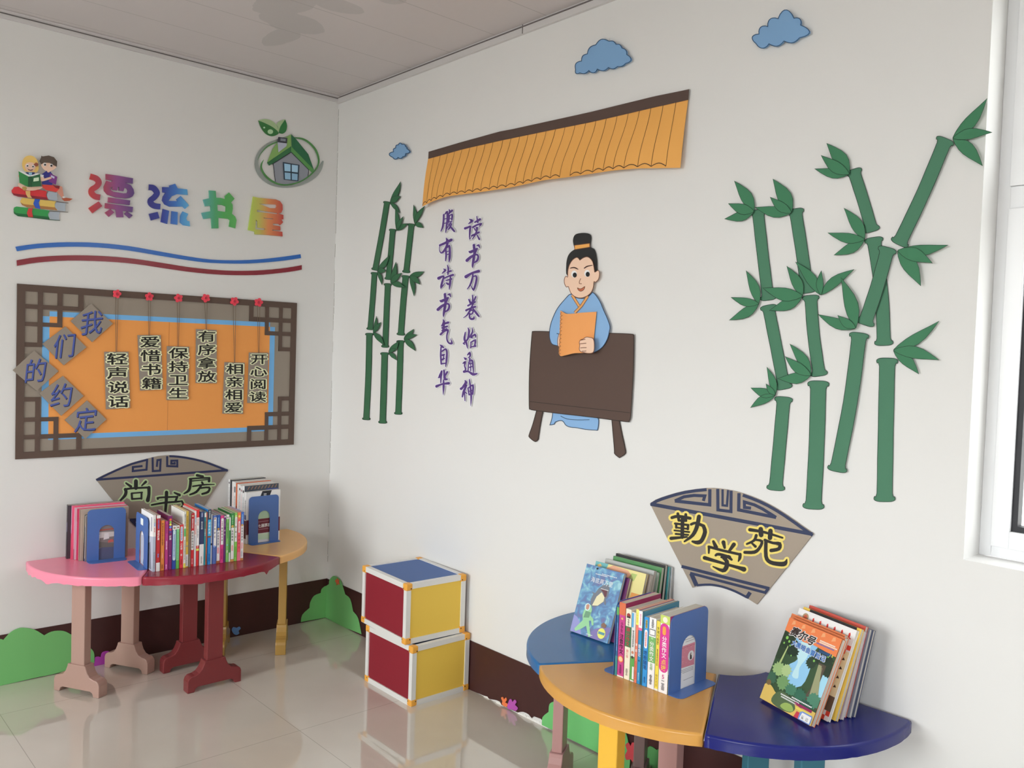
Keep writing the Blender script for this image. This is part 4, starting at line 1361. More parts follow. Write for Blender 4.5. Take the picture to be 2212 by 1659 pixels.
# ------------------------------------------------------------------ right wall: fourteen brush characters
fa = Fr(935, 440, 7.542, 'R')
fb = Fr(935, 640, 6.917, 'R')
vio = R(84, 54, 122)
hal = R(222, 218, 232)
shu = [[(672, 668, 22), (680, 760, 26), (665, 900, 32), (648, 1000, 24), (645, 1042, 8)], [(592, 780, 18), (620, 785, 34), (720, 735, 24)], [(715, 735, 26), (685, 810, 22)],
       [(555, 925, 36), (620, 868, 32), (705, 828, 22), (738, 858, 22), (722, 925, 26), (672, 962, 14)], [(658, 672, 16), (660, 735, 12)], [(712, 688, 8), (745, 676, 24), (760, 718, 10)]]
poem = [
    ('腹', fa, 'first', 'left', [[(178, 180, 22), (174, 270, 22), (160, 380, 22), (130, 448, 10)], [(200, 168, 14), (233, 135, 24), (236, 250, 22), (224, 360, 24), (208, 468, 10)], [(180, 252, 10), (226, 242, 12)], [(176, 322, 10), (224, 312, 12)],
                  [(263, 92, 8), (276, 130, 24), (252, 188, 10)], [(262, 165, 12), (312, 112, 26)], [(266, 195, 22), (258, 305, 18)], [(270, 196, 12), (314, 178, 20), (308, 262, 20)], [(268, 246, 10), (308, 238, 10)], [(262, 300, 12), (308, 288, 14)],
                  [(300, 298, 10), (262, 350, 14), (232, 408, 8)], [(252, 332, 12), (300, 330, 18), (270, 398, 20), (242, 425, 8)], [(268, 352, 10), (310, 402, 24), (350, 450, 20)]]),
    ('有', fa, 'second', 'left', [[(215, 558, 8), (236, 600, 34), (235, 640, 16)], [(115, 678, 26), (200, 640, 28), (300, 590, 34)], [(245, 620, 26), (220, 705, 28), (172, 780, 24), (132, 800, 16), (106, 755, 8), (110, 700, 8), (150, 665, 10)], [(212, 740, 18), (215, 850, 22), (205, 930, 12)],
                  [(228, 722, 10), (264, 690, 26), (276, 760, 26), (272, 880, 28), (262, 948, 10)], [(226, 782, 10), (262, 770, 12)], [(222, 832, 10), (258, 822, 12)]]),
    ('诗', fa, 'third', 'left', [[(172, 1062, 8), (202, 1086, 26), (148, 1136, 8)], [(95, 1215, 38), (160, 1182, 20), (176, 1195, 20), (150, 1285, 26), (135, 1365, 20), (200, 1290, 6)], [(234, 998, 8), (252, 1060, 22), (245, 1150, 18)], [(228, 1120, 10), (294, 1096, 24)],
                  [(190, 1212, 18), (260, 1180, 20), (328, 1160, 28)], [(215, 1252, 14), (305, 1226, 20)], [(286, 1190, 18), (280, 1300, 28), (266, 1398, 8)], [(222, 1292, 18), (248, 1310, 26)]]),
    ('书', fa, 'fourth', 'left', [[(x - 472, y + 800, w_) for x, y, w_ in s_] for s_ in shu]),
    ('气', fb, 'fifth', 'left', [[(153, 348, 8), (166, 388, 28), (130, 445, 12)], [(165, 412, 20), (228, 392, 26)], [(140, 472, 22), (215, 450, 20)], [(165, 390, 26), (158, 510, 26)], [(140, 512, 20), (210, 482, 12)],
                  [(115, 570, 22), (170, 520, 22), (225, 508, 22), (210, 580, 16), (212, 650, 16), (240, 698, 18), (285, 700, 22), (262, 632, 4)]]),
    ('自', fb, 'sixth', 'left', [[(108, 726, 8), (138, 750, 26), (162, 768, 12)], [(122, 760, 14), (118, 880, 20), (125, 1012, 16)], [(138, 822, 16), (188, 790, 20), (208, 830, 20), (204, 950, 22), (190, 1052, 8)], [(145, 880, 22), (172, 868, 14)], [(140, 945, 22), (172, 930, 14)], [(130, 1008, 16), (190, 1000, 14)], [(168, 870, 12), (152, 950, 14)]]),
    ('华', fb, 'seventh', 'left', [[(132, 1118, 18), (112, 1190, 36), (80, 1218, 8)], [(122, 1190, 20), (118, 1292, 12)], [(166, 1108, 20), (172, 1180, 24), (182, 1236, 28), (220, 1238, 12)], [(214, 1132, 22), (170, 1212, 12)], [(55, 1345, 30), (140, 1312, 18), (235, 1300, 30)], [(160, 1250, 14), (160, 1350, 24), (155, 1468, 5)]]),
    ('读', fa, 'first', 'right', [[(593, 252, 8), (638, 280, 32), (578, 328, 8)], [(525, 402, 30), (575, 385, 24), (612, 370, 20), (604, 440, 24), (600, 578, 10), (645, 500, 5)], [(714, 208, 10), (732, 300, 24)], [(684, 302, 18), (768, 255, 28)], [(650, 385, 24), (720, 345, 20), (782, 332, 26), (758, 370, 10)],
                  [(678, 402, 14), (692, 432, 16)], [(704, 382, 12), (716, 424, 18)], [(636, 522, 22), (752, 465, 22)], [(725, 390, 20), (700, 485, 22), (645, 576, 10)], [(718, 508, 12), (756, 578, 24)]]),
    ('书', fa, 'second', 'right', shu),
    ('万', fa, 'third', 'right', [[(540, 1190, 40), (640, 1130, 26), (746, 1100, 36)], [(652, 1150, 18), (640, 1230, 24), (608, 1322, 20), (560, 1392, 8)], [(642, 1200, 10), (690, 1175, 18), (712, 1202, 24), (700, 1290, 26), (662, 1402, 22), (622, 1335, 8)]]),
    ('卷', fb, 'fourth', 'right', [[(538, 48, 16), (562, 98, 24)], [(592, -14, 14), (596, 60, 18), (572, 112, 14)], [(638, 10, 20), (610, 82, 12)], [(525, 140, 20), (632, 84, 18)], [(498, 210, 24), (560, 180, 18), (632, 156, 24)],
                  [(602, 110, 16), (560, 202, 22), (512, 280, 16), (455, 322, 5)], [(590, 170, 10), (640, 240, 24), (688, 300, 18)], [(560, 216, 14), (602, 206, 18), (590, 258, 16), (552, 270, 12)], [(552, 260, 18), (548, 312, 20), (572, 338, 24), (610, 332, 24), (614, 296, 6)]]),
    ('始', fb, 'fifth', 'right', [[(485, 538, 12), (472, 640, 24), (502, 702, 22), (518, 778, 8)], [(524, 472, 8), (540, 522, 22), (520, 640, 20), (462, 702, 14), (478, 720, 10)], [(452, 702, 12), (478, 690, 18), (552, 608, 6)], [(585, 472, 8), (592, 530, 18), (560, 602, 20), (588, 620, 16)], [(568, 612, 16), (628, 572, 20), (640, 612, 12)],
                  [(570, 682, 12), (566, 770, 16)], [(565, 692, 12), (632, 656, 20), (624, 742, 18)], [(570, 756, 12), (638, 744, 20)]]),
    ('通', fb, 'sixth', 'right', [[(463, 914, 6), (490, 936, 28)], [(450, 1002, 12), (482, 985, 24), (474, 1040, 14), (490, 1090, 18), (468, 1130, 12)], [(466, 1126, 28), (530, 1124, 18), (600, 1166, 30), (658, 1156, 16)], [(520, 875, 14), (550, 846, 22), (556, 892, 18), (530, 920, 10)], [(552, 930, 18), (546, 1000, 10)],
                  [(536, 980, 12), (525, 1112, 14)], [(540, 960, 12), (588, 960, 18), (600, 1050, 16), (606, 1142, 10)], [(552, 1010, 16), (582, 1004, 12)], [(550, 1062, 16), (582, 1050, 12)], [(568, 960, 8), (565, 1112, 12)]]),
    ('神', fb, 'seventh', 'right', [[(478, 1258, 8), (496, 1292, 30), (440, 1345, 6)], [(422, 1382, 30), (470, 1345, 16), (500, 1332, 20), (462, 1420, 26), (440, 1502, 16)], [(472, 1420, 16), (480, 1560, 10)], [(482, 1430, 12), (506, 1452, 12)], [(524, 1370, 14), (540, 1470, 16)], [(530, 1372, 12), (598, 1330, 20), (595, 1462, 18)],
                  [(540, 1420, 10), (592, 1405, 12)], [(540, 1472, 14), (595, 1456, 12)], [(545, 1244, 12), (560, 1350, 20), (572, 1500, 20), (565, 1638, 4)]]),
]
for ch, F, nth_, colm, st in poem:
    t = thing('brush_character', 'purple brush character %s, %s of the %s column of the poem' % (ch, nth_, colm), 'lettering', F(*st[0][0][:2]), 0, 'purple poem characters')
    b = MB()
    brush(b, F, st, hal, 0.0055, 20, fat=1.36)
    h_ = tag(b.build('white_backing', t, weld=False), 'pale cut-out backing')
    b = MB()
    brush(b, F, st, vio, 0.0064, 0, fat=1.36)
    b.build('ink', h_, weld=False)

# ------------------------------------------------------------------ green paper bushes and paper flowers along the skirting
gr = L(94, 152, 84)
grR = R(104, 184, 104)
fD = Fr(0, 1240, 3.96, 'L')
b = MB()
bush = [(-420, 1050), (-420, 1050), (-430, 760), (-300, 620), (-140, 560), (0, 556), (28, 566), (28, 566), (90, 500), (150, 468), (205, 460), (300, 478), (380, 526), (380, 526), (440, 494), (520, 485), (585, 503), (660, 560), (700, 640), (700, 640), (760, 626), (800, 665), (808, 715), (806, 763), (806, 763), (720, 782), (545, 832), (440, 860), (300, 888), (0, 957)]
b.tess([[fD(x, y, 0.008) for x, y in crv(bush, 3)]], gr, (-0.003, 0, 0))
tag(b.build('paper_bush'), 'large green paper bush along the skirting under the pink table', 'bush decoration', 'green paper bushes')
b = MB()
fl_p = [(806, 785), (812, 740), (815, 712), (845, 706), (862, 712), (868, 685), (885, 665), (930, 660), (960, 690), (950, 720), (985, 740), (980, 775), (950, 790), (900, 790), (880, 800), (840, 798)]
b.tess([[fD(x, y, 0.008) for x, y in crv(fl_p, 2)]], L(150, 50, 140), (-0.0025, 0, 0))
tag(b.build('paper_flower'), 'purple paper flower on the skirting behind the rear pink table leg', 'flower', 'paper flowers along the floor')
b = MB()
fE = Fr(0, 1180, 2.765, 'L')
b.tess([[fE(x, y, 0.008) for x, y in crv([(1385, 500), (1395, 483), (1415, 488), (1430, 480), (1438, 492), (1425, 505), (1430, 520), (1412, 530), (1395, 522)], 2)]], L(84, 122, 170), (-0.0025, 0, 0))
tag(b.build('paper_flower'), 'tiny blue paper flower on the skirting by the rear orange table leg', 'flower', 'paper flowers along the floor')
# corner bush, folded across the corner
f3l, f3r = Fr(600, 1000, 4.147, 'L'), Fr(600, 1000, 4.147, 'R')
b = MB()
fold_b, fold_t = V((0.007, -0.007, 0.002)), V((0.007, -0.007, 0.168))
lo = crv([(207, 1425), (207, 1425), (220, 1360), (285, 1298), (285, 1298), (290, 1250), (325, 1190), (385, 1165), (385, 1165), (392, 1130), (420, 1105)], 3, False)
b.tess([[fold_b] + [f3l(x, y, 0.007) for x, y in lo] + [fold_t]], gr)
hi = crv([(458, 1085), (462, 1050), (485, 1020), (512, 1012), (560, 1045), (582, 1100), (582, 1100), (605, 1178), (605, 1178), (650, 1220), (675, 1330), (675, 1330), (720, 1390), (750, 1535), (750, 1535), (640, 1490), (540, 1455), (480, 1412)], 3, False)
b.tess([[fold_t] + [f3r(x, y, 0.007) for x, y in hi] + [fold_b]], gr)
bu = tag(b.build('paper_bush'), 'green paper bush folded into the corner of the room', 'bush decoration', 'green paper bushes')
b = MB()
b.tess([[f3r(x, y, 0.011) for x, y in [(516, 1045), (527, 1045), (530, 1030), (537, 1044), (549, 1046), (545, 1062), (551, 1092), (537, 1082), (526, 1098), (524, 1075), (514, 1062)]]], L(190, 84, 46), (0, 0.0022, 0))
tag(b.build('paper_butterfly'), 'tiny orange paper butterfly on the tip of the corner bush', 'butterfly decoration')
for pts, c, lb in (([(1270, 1155), (1284, 1150), (1291, 1168), (1304, 1152), (1311, 1172), (1300, 1188), (1318, 1200), (1311, 1220), (1290, 1214), (1276, 1197), (1280, 1180)], (236, 118, 62), 'orange paper flower on the skirting between the cubes and the yellow table'),
                   ([(1314, 1218), (1322, 1190), (1332, 1166), (1346, 1168), (1351, 1186), (1368, 1168), (1381, 1186), (1370, 1206), (1391, 1228), (1376, 1249), (1346, 1236), (1328, 1240)], (176, 76, 164), 'magenta paper flower on the skirting right of the orange one')):
    b = MB()
    b.tess([[fS(x, y, 0.009) for x, y in crv(pts, 2)]], R(*c), (0, 0.0025, 0))
    tag(b.build('paper_flower'), lb, 'flower', 'paper flowers along the floor')
f7 = Fr(1000, 1380, 3.072, 'R')
b = MB()
bush = [(524, 572), (524, 572), (528, 520), (568, 485), (568, 485), (575, 432), (612, 410), (650, 370), (720, 360), (760, 380), (760, 380), (830, 372), (900, 430), (940, 500), (940, 500), (1010, 520), (1060, 590), (1088, 650), (1100, 720), (1108, 800), (1102, 872), (1102, 872), (920, 770), (690, 655), (610, 612)]
b.tess([[f7(x, y, 0.010) for x, y in crv(bush, 3)]], grR, (0, 0.003, 0))
tag(b.build('paper_bush'), 'light green paper bush on the skirting behind the blue and yellow tables', 'bush decoration', 'green paper bushes')
b = MB()
bush = [(1212, 925), (1212, 925), (1218, 760), (1240, 712), (1284, 738), (1284, 738), (1315, 728), (1350, 760), (1370, 830), (1370, 830), (1430, 850), (1470, 920), (1480, 1058), (1480, 1058)]
b.tess([[f7(x, y, 0.010) for x, y in crv(bush, 3)]], R(76, 140, 74), (0, 0.003, 0))
tag(b.build('paper_bush'), 'small green paper bush on the skirting under the yellow table, right of the red flower', 'bush decoration', 'green paper bushes')
b = MB()
fl_p = [(1078, 705), (1098, 688), (1112, 712), (1122, 688), (1150, 698), (1142, 735), (1160, 762), (1146, 778), (1157, 822), (1134, 834), (1114, 800), (1084, 804), (1076, 770), (1090, 742)]
b.tess([[f7(x, y, 0.016) for x, y in crv(fl_p, 2)]], R(200, 62, 70), (0, 0.0025, 0))
tag(b.build('paper_flower'), 'large red paper flower between the bushes under the yellow table', 'flower', 'paper flowers along the floor')

# ------------------------------------------------------------------ six sector tables in two half rings
ZT, TH = 0.495, 0.032
RIN = 0.152


def film(rgb, ref):
    return pm(alb(rgb, ref), 0.24, 0.38, bump=0.25, scale=14)


def table(label, O, deg, top_m, leg_ms, seed, jag=0.0006, flaps=()):
    rnd_ = random.Random(seed)
    t = thing('sector_table', label, 'table', (O[0], O[1], 0), math.radians(deg), 'sector tables')
    hw = math.radians(30)

    def rim(k):
        return 0.578 + 0.029 * (1 - k * k)
    out = []
    n_ = 40
    g = 0.0022
    for i in range(n_ + 1):
        k = -1 + 2 * i / n_
        a = k * hw
        out.append((rim(k) * math.cos(a), rim(k) * math.sin(a)))
    inn = [(RIN * math.cos(hw * (1 - 2 * i / 14)), RIN * math.sin(hw * (1 - 2 * i / 14))) for i in range(15)]
    # small gap to the neighbours
    cx = g / math.sin(hw)
    loop = [(x * 1.0 + 0, y) for x, y in out + inn]
    ctr = (0.36, 0.0)

    def inset(d):
        res = []
        N = len(loop)
        for i, p in enumerate(loop):
            a, c = loop[i - 1], loop[(i + 1) % N]
            e1, e2 = V((p[0] - a[0], p[1] - a[1])), V((c[0] - p[0], c[1] - p[1]))
            e1.normalize(); e2.normalize()
            nn = V((-(e1.y + e2.y), e1.x + e2.x))
            nn.normalize()
            s_ = d / max(0.5, nn.x * -e1.y + nn.y * e1.x)
            res.append((p[0] + nn.x * s_, p[1] + nn.y * s_))
        return res
    b = MB()
    lv_ = [(g + .006, ZT), (g + .0035, ZT - .0008), (g + .001, ZT - .003), (g, ZT - .007), (g, ZT - .02)]
    rows = [[V((x, y, z)) for x, y in inset(d)] for d, z in lv_]
    bot = []
    for i, (x, y) in enumerate(inset(g)):
        z = ZT - TH
        if i <= n_:
            z += rnd_.uniform(-jag * 1.6, jag * .3)
            k = -1 + 2 * i / n_
            for f0, wd, ln in flaps:
                z -= ln * max(0, 1 - abs(k - f0) / wd)
        bot.append(V((x, y, z)))
    rows.append(bot)
    b.grid(rows, top_m, close=True)
    b.face(rows[0], top_m)
    b.face([V((x, y, ZT - TH + .003)) for x, y in inset(g + .0008)], top_m)
    o = b.build('tabletop', t, loc='local')
    for p in o.data.polygons:
        p.use_smooth = len(p.vertices) == 4
    for (r_, lm) in zip((0.5, 0.235), leg_ms):
        b = MB()
        b.box((r_ - .0175, -.033, .112), (r_ + .0175, .033, ZT - TH + .002), lm)
        lg = b.build('leg', t, loc='local', bevel=0.003)
        half = [(.112, 0), (.112, .046), (.108, .058), (.098, .066), (.082, .068), (.066, .074), (.054, .088), (.046, .106), (.043, .118)]
        arch = [(-.084, 0), (-.079, .014), (-.068, .020), (.068, .020), (.079, .014), (.084, 0)]
        pr = half + [(-y, z) for y, z in reversed(half)] + arch
        b = MB()
        b.tess([[V((r_ + .023, y, z)) for y, z in pr]], lm, (-.046, 0, 0))
        b.build('foot', lg, loc='local', bevel=0.003)
    return t


OL, OR_ = (0.012, -0.815), (2.39, -0.012)
pinkleg = L(144, 112, 98, rough=0.3)
redleg = L(104, 38, 38, rough=0.3)
pinkR = R(176, 132, 126, rough=0.3)
table('pink sector table with a torn plastic cover edge and dusty pink legs', OL, -60, film((228, 108, 124), LW), (pinkleg, pinkleg), 3, 0.0022, ((-.74, .05, .007), (-.60, .06, .005), (-.42, .05, .004), (-.22, .14, .013)))
table('dark red sector table with a torn flap hanging from its cover edge', OL, 0, film((118, 26, 38), LW), (redleg, redleg), 4, 0.0015, ((.64, .05, .026), (.72, .05, .010), (.82, .04, .006), (-.3, .2, .003)))
yleg = L(148, 112, 50, rough=0.25)
table('orange sector table with thin yellow legs nearest the corner of the room', OL, 60, film((196, 146, 84), LW), (yleg, yleg), 5)
table('medium blue sector table against the right wall', OR_, -150, film((36, 102, 156), RWH), (pinkR, R(118, 96, 92, rough=0.3)), 6)
table('yellow sector table in the middle of the right half ring', OR_, -90, film((204, 146, 64), RWH), (R(236, 176, 44, rough=0.3), pinkR), 7)
tl = R(54, 112, 128, rough=0.3)
table('navy blue sector table with teal legs below the window side', OR_, -30, film((22, 30, 108), RWH), (tl, tl), 8)

# ------------------------------------------------------------------ two framed cubes
alu = pm((0.80, 0.80, 0.78), 0.35, 0.5, bump=0.05, scale=120)
cap_m = pm(alb((252, 144, 44), (196, 192, 188)), 0.4)
scr = pm((0.05, 0.04, 0.035), 0.5)
pr_, py_, pb_ = pm(alb((124, 26, 38), (200, 196, 192)), 0.6, 0.25), pm(alb((216, 174, 62), (200, 196, 192)), 0.6, 0.25), pm(alb((70, 98, 150), (206, 202, 198)), 0.6)


def cube(label, loc, rz, w, d, h, drop=.003):
    t = thing('storage_cube', label, 'storage box', loc, rz, 'framed storage cubes')
    e = 0.021
    X, Y = w / 2, d / 2
    b = MB()
    for sx_ in (-1, 1):
        for sy in (-1, 1):
            b.box((min(sx_ * X, sx_ * (X - e)), min(sy * Y, sy * (Y - e)), 0), (max(sx_ * X, sx_ * (X - e)), max(sy * Y, sy * (Y - e)), h), alu)
    for z in (0, h - e):
        for sy in (-1, 1):
            b.box((-X + e, min(sy * Y, sy * (Y - e)), z), (X - e, max(sy * Y, sy * (Y - e)), z + e), alu)
        for sx_ in (-1, 1):
            b.box((min(sx_ * X, sx_ * (X - e)), -Y + e, z), (max(sx_ * X, sx_ * (X - e)), Y - e, z + e), alu)
    b.build('frame', t, loc='local', weld=False)
    i_ = 0.005
    for nm, lo_, hi_, m_ in (('red panel', (-X + e, -Y + i_, e), (X - e, -Y + i_ + .003, h - e), pr_), ('red panel', (-X + e, Y - i_ - .003, e), (X - e, Y - i_, h - e), pr_),
                             ('yellow panel', (X - i_ - .003, -Y + e, e), (X - i_, Y - e, h - e), py_), ('yellow panel', (-X + i_, -Y + e, e), (-X + i_ + .003, Y - e, h - e), py_),
                             ('blue panel', (-X + e, -Y + e, h - .003 - drop), (X - e, Y - e, h - drop), pb_)):
        b = MB()
        b.box(lo_, hi_, m_)
        tag(b.build('panel', t, loc='local'), nm)
    c_ = 0.027
    for sx_ in (-1, 1):
        for sy in (-1, 1):
            for top in (0, 1):
                b = MB()
                x0, x1 = sorted((sx_ * (X + .0025), sx_ * (X - c_)))
                y0, y1 = sorted((sy * (Y + .0025), sy * (Y - c_)))
                z0, z1 = (h - c_, h + .0015) if top else (-.0, c_)
                b.box((x0, y0, z0), (x1, y1, z1), cap_m)
                q = b.build('corner_cap', t, loc='local', bevel=0.005)
                b = MB()
                zc = (z0 + z1) / 2
                sg = -1 if top else 1
                for (px_, py2, ax) in ((sx_ * (X - c_ * .72), sy * (Y + .0028), 1), (sx_ * (X + .0028), sy * (Y - c_ * .72), 0)):
                    pts = []
                    for k in range(8):
                        a = k * math.pi / 4
                        u_, v_ = .0028 * math.cos(a), .0028 * math.sin(a)
                        pts.append(V((px_ + (u_ if ax == 1 else 0), py2 + (u_ if ax == 0 else 0), zc - .006 + v_ if top else zc + .006 + v_)))
                    b.face(pts, scr)
                b.build('screw', q, loc='local', weld=False)
    return t


cube('lower framed cube with red and yellow panels standing on the floor', (1.009, -0.152, 0), math.radians(-0.4), 0.339, 0.287, 0.238, .020)
cube('upper framed cube with a blue top panel, turned slightly on the lower cube', (0.977, -0.157, 0.2398), math.radians(-3.0), 0.350, 0.287, 0.241)

# ------------------------------------------------------------------ bookends
be_m = pm(alb((64, 94, 148), (196, 192, 188)), 0.38, 0.5, bump=0.08, scale=500)


def bookend(label, P, e, n_, w, h, bw, lean=0.0, sticker=False):
    """P: foot of the plate's first edge; e along the plate; n_ away from the books"""
    e = V((*e, 0)).normalized()
    n_ = V((*n_, 0)).normalized()
    P = V(P)
    u = (V((0, 0, 1)) - n_ * math.tan(math.radians(lean))).normalized()
    o0, o1, oh, r = w * .31, w * .70, h * .68, w * .115
    hw = (o1 - o0) / 2
    pts = [(0, 0), (0, h - r)]
    pts += [(r - r * math.cos(a * math.pi / 12), h - r + r * math.sin(a * math.pi / 12)) for a in range(1, 7)]
    pts += [(w - r + r * math.sin(a * math.pi / 12), h - r + r * math.cos(a * math.pi / 12)) for a in range(0, 7)]
    pts += [(w, 0), (o1, 0)]
    pts += [((o0 + o1) / 2 + hw * math.cos(a * math.pi / 12), oh - hw + hw * math.sin(a * math.pi / 12)) for a in range(0, 13)]
    pts += [(o0, 0)]
    t = thing('bookend', label, 'bookend', P, 0, 'blue metal bookends')
    th = .0016
    b = MB()
    b.tess([[P + e * x + u * (y + .0004) + n_ * th for x, y in pts]], be_m, n_ * -th)
    b.build('plate', t)
    rb = min(bw * .45, .022)
    bp = [(0, 0)]
    bp += [(rb - rb * math.cos(a * math.pi / 12), bw - rb + rb * math.sin(a * math.pi / 12)) for a in range(0, 7)]
    bp += [(w - rb + rb * math.sin(a * math.pi / 12), bw - rb + rb * math.cos(a * math.pi / 12)) for a in range(0, 7)]
    bp += [(w, 0)]
    b = MB()
    b.tess([[P + e * x + n_ * y + V((0, 0, .002)) for x, y in bp]], be_m, (0, 0, -.0016))
    b.build('base', t)
    if sticker:
        b = MB()
        b.face([P + e * x + u * y + n_ * (th + .0003) for x, y in ((w * .38, h * .80), (w * .60, h * .80), (w * .60, h * .93), (w * .38, h * .93))], L(190, 196, 210))
        b.build('sticker', t)
    return t


bookend('blue metal bookend holding the leaning books on the pink table', (0.1575, -1.203, ZT), (.077, .997), (.997, -.077), 0.146, 0.213, 0.052, -1.6)
bookend('blue metal bookend at the left end of the long book row on the red table', (0.416, -1.0495, ZT), (-.9975, .07), (-.07, -.9975), 0.172, 0.205, 0.036, 0, True)
bookend('blue metal bookend in front of the magazines on the orange table', (0.230, -0.541, ZT), (-.039, .999), (.999, .039), 0.148, 0.215, 0.034, 1.0)
bookend('blue metal bookend at the right end of the books on the yellow table', (2.4775, -0.390, ZT), (-.028, .9996), (.9996, .028), 0.178, 0.213, 0.042, 0.3)
bookend('blue metal bookend at the left end of the books on the yellow table', (2.290, -0.398, ZT), (-.03, .999), (-.999, -.03), 0.175, 0.211, 0.044, 0.5)

# ------------------------------------------------------------------ books
PG = (0.62, 0.59, 0.53)


def book(label, group, O, ex, ey, ez, t, d, h, col, C, spine=(), art=None, back=None, pg=None, name='book', k=.0011):
    """ex thickness, ey spine to fore-edge, ez height; C turns picture colours into paint"""
    O, ex, ey, ez = V(O), V(ex), V(ey), V(ez)
    W_ = lambda a, b_, c: O + ex * a + ey * b_ + ez * c
    root = thing(name, label, 'book', O, 0, group)
    cm = C(*col, rough=0.4)
    b = MB()
    k2 = min(k, t * .2)
    b.box((0, 0, 0), (k2, d, h), cm, W_)
    b.box((t - k2, 0, 0), (t, d, h), C(*back, rough=0.4) if back else cm, W_)
    b.box((0, 0, 0), (t, k2, h), cm, W_)
    e_ = .0003

    def rect(x0, x1, z0, z1, m_, q):
        b.face([W_(x0 * t, -e_ * q, z0 * h), W_(x1 * t, -e_ * q, z0 * h), W_(x1 * t, -e_ * q, z1 * h), W_(x0 * t, -e_ * q, z1 * h)], m_)
    for j, it in enumerate(spine):
        q = 1 + j * .5
        if it[0] == 'b':
            x0, x1 = (it[4], it[5]) if len(it) > 4 else (0, 1)
            rect(x0, x1, it[1], it[2], C(*it[3], rough=0.4), q)
        elif it[0] == 'p':
            x0, x1 = it[4], it[5]
            r_ = (x1 - x0) * t / 2
            zc0, zc1 = it[1] * h + r_, it[2] * h - r_
            xc = (x0 + x1) / 2 * t
            pts = [(xc + r_ * math.cos(a * math.pi / 6), zc1 + r_ * math.sin(a * math.pi / 6)) for a in range(7)] + [(xc - r_ * math.cos(a * math.pi / 6), zc0 - r_ * math.sin(a * math.pi / 6)) for a in range(7)]
            b.face([W_(x, -e_ * q, z) for x, z in pts], C(*it[3], rough=0.4))
        elif it[0] == 'o':
            r_ = it[2] * t
            b.face([W_(t / 2 + r_ * math.cos(a * math.pi / 6), -e_ * q, it[1] * h + r_ * math.sin(a * math.pi / 6)) for a in range(12)], C(*it[3], rough=0.4))
        elif it[0] == 't':
            n_ = len(it[1])
            zs = (it[2] - it[3]) * h / n_
            sz = min(t * it[5], zs * 1.05)
            for i, ch in enumerate(it[1]):
                zc = it[2] * h - zs * (i + .5)
                put(b, ch, C(*it[4], rough=0.5), lambda x, y: W_(t / 2 + x * sz, -e_ * q, zc + y * min(zs, sz * 1.25)), .012)
        elif it[0] == 'l':        # print too small to read
            z_ = it[1]
            rr = random.Random(int(it[1] * 1000) + j)
            while z_ < it[2]:
                dz = .008 + rr.random() * .004
                w0 = .3 + rr.random() * .12
                rect(w0, 1 - w0, z_, min(it[2], z_ + dz * .7), C(*it[3], rough=0.5), q)
                z_ += dz
    if art:
        art(b, lambda y, z, q=1: W_(-.00025 * q, y * d, z * h), C)
    b.build('cover', root, weld=False)
    p = MB()
    pgm = pm(pg or PG, 0.85, 0.1, bump=0.3, scale=900)
    p.box((k2, k2, .0008), (t - k2, d - .0012, h - .0008), pgm, W_)
    p.build('pages', root)
    return root


def hx(s):
    return tuple(int(s[i:i + 2], 16) for i in (0, 2, 4))


WH, BK = (226, 224, 222), (34, 32, 34)

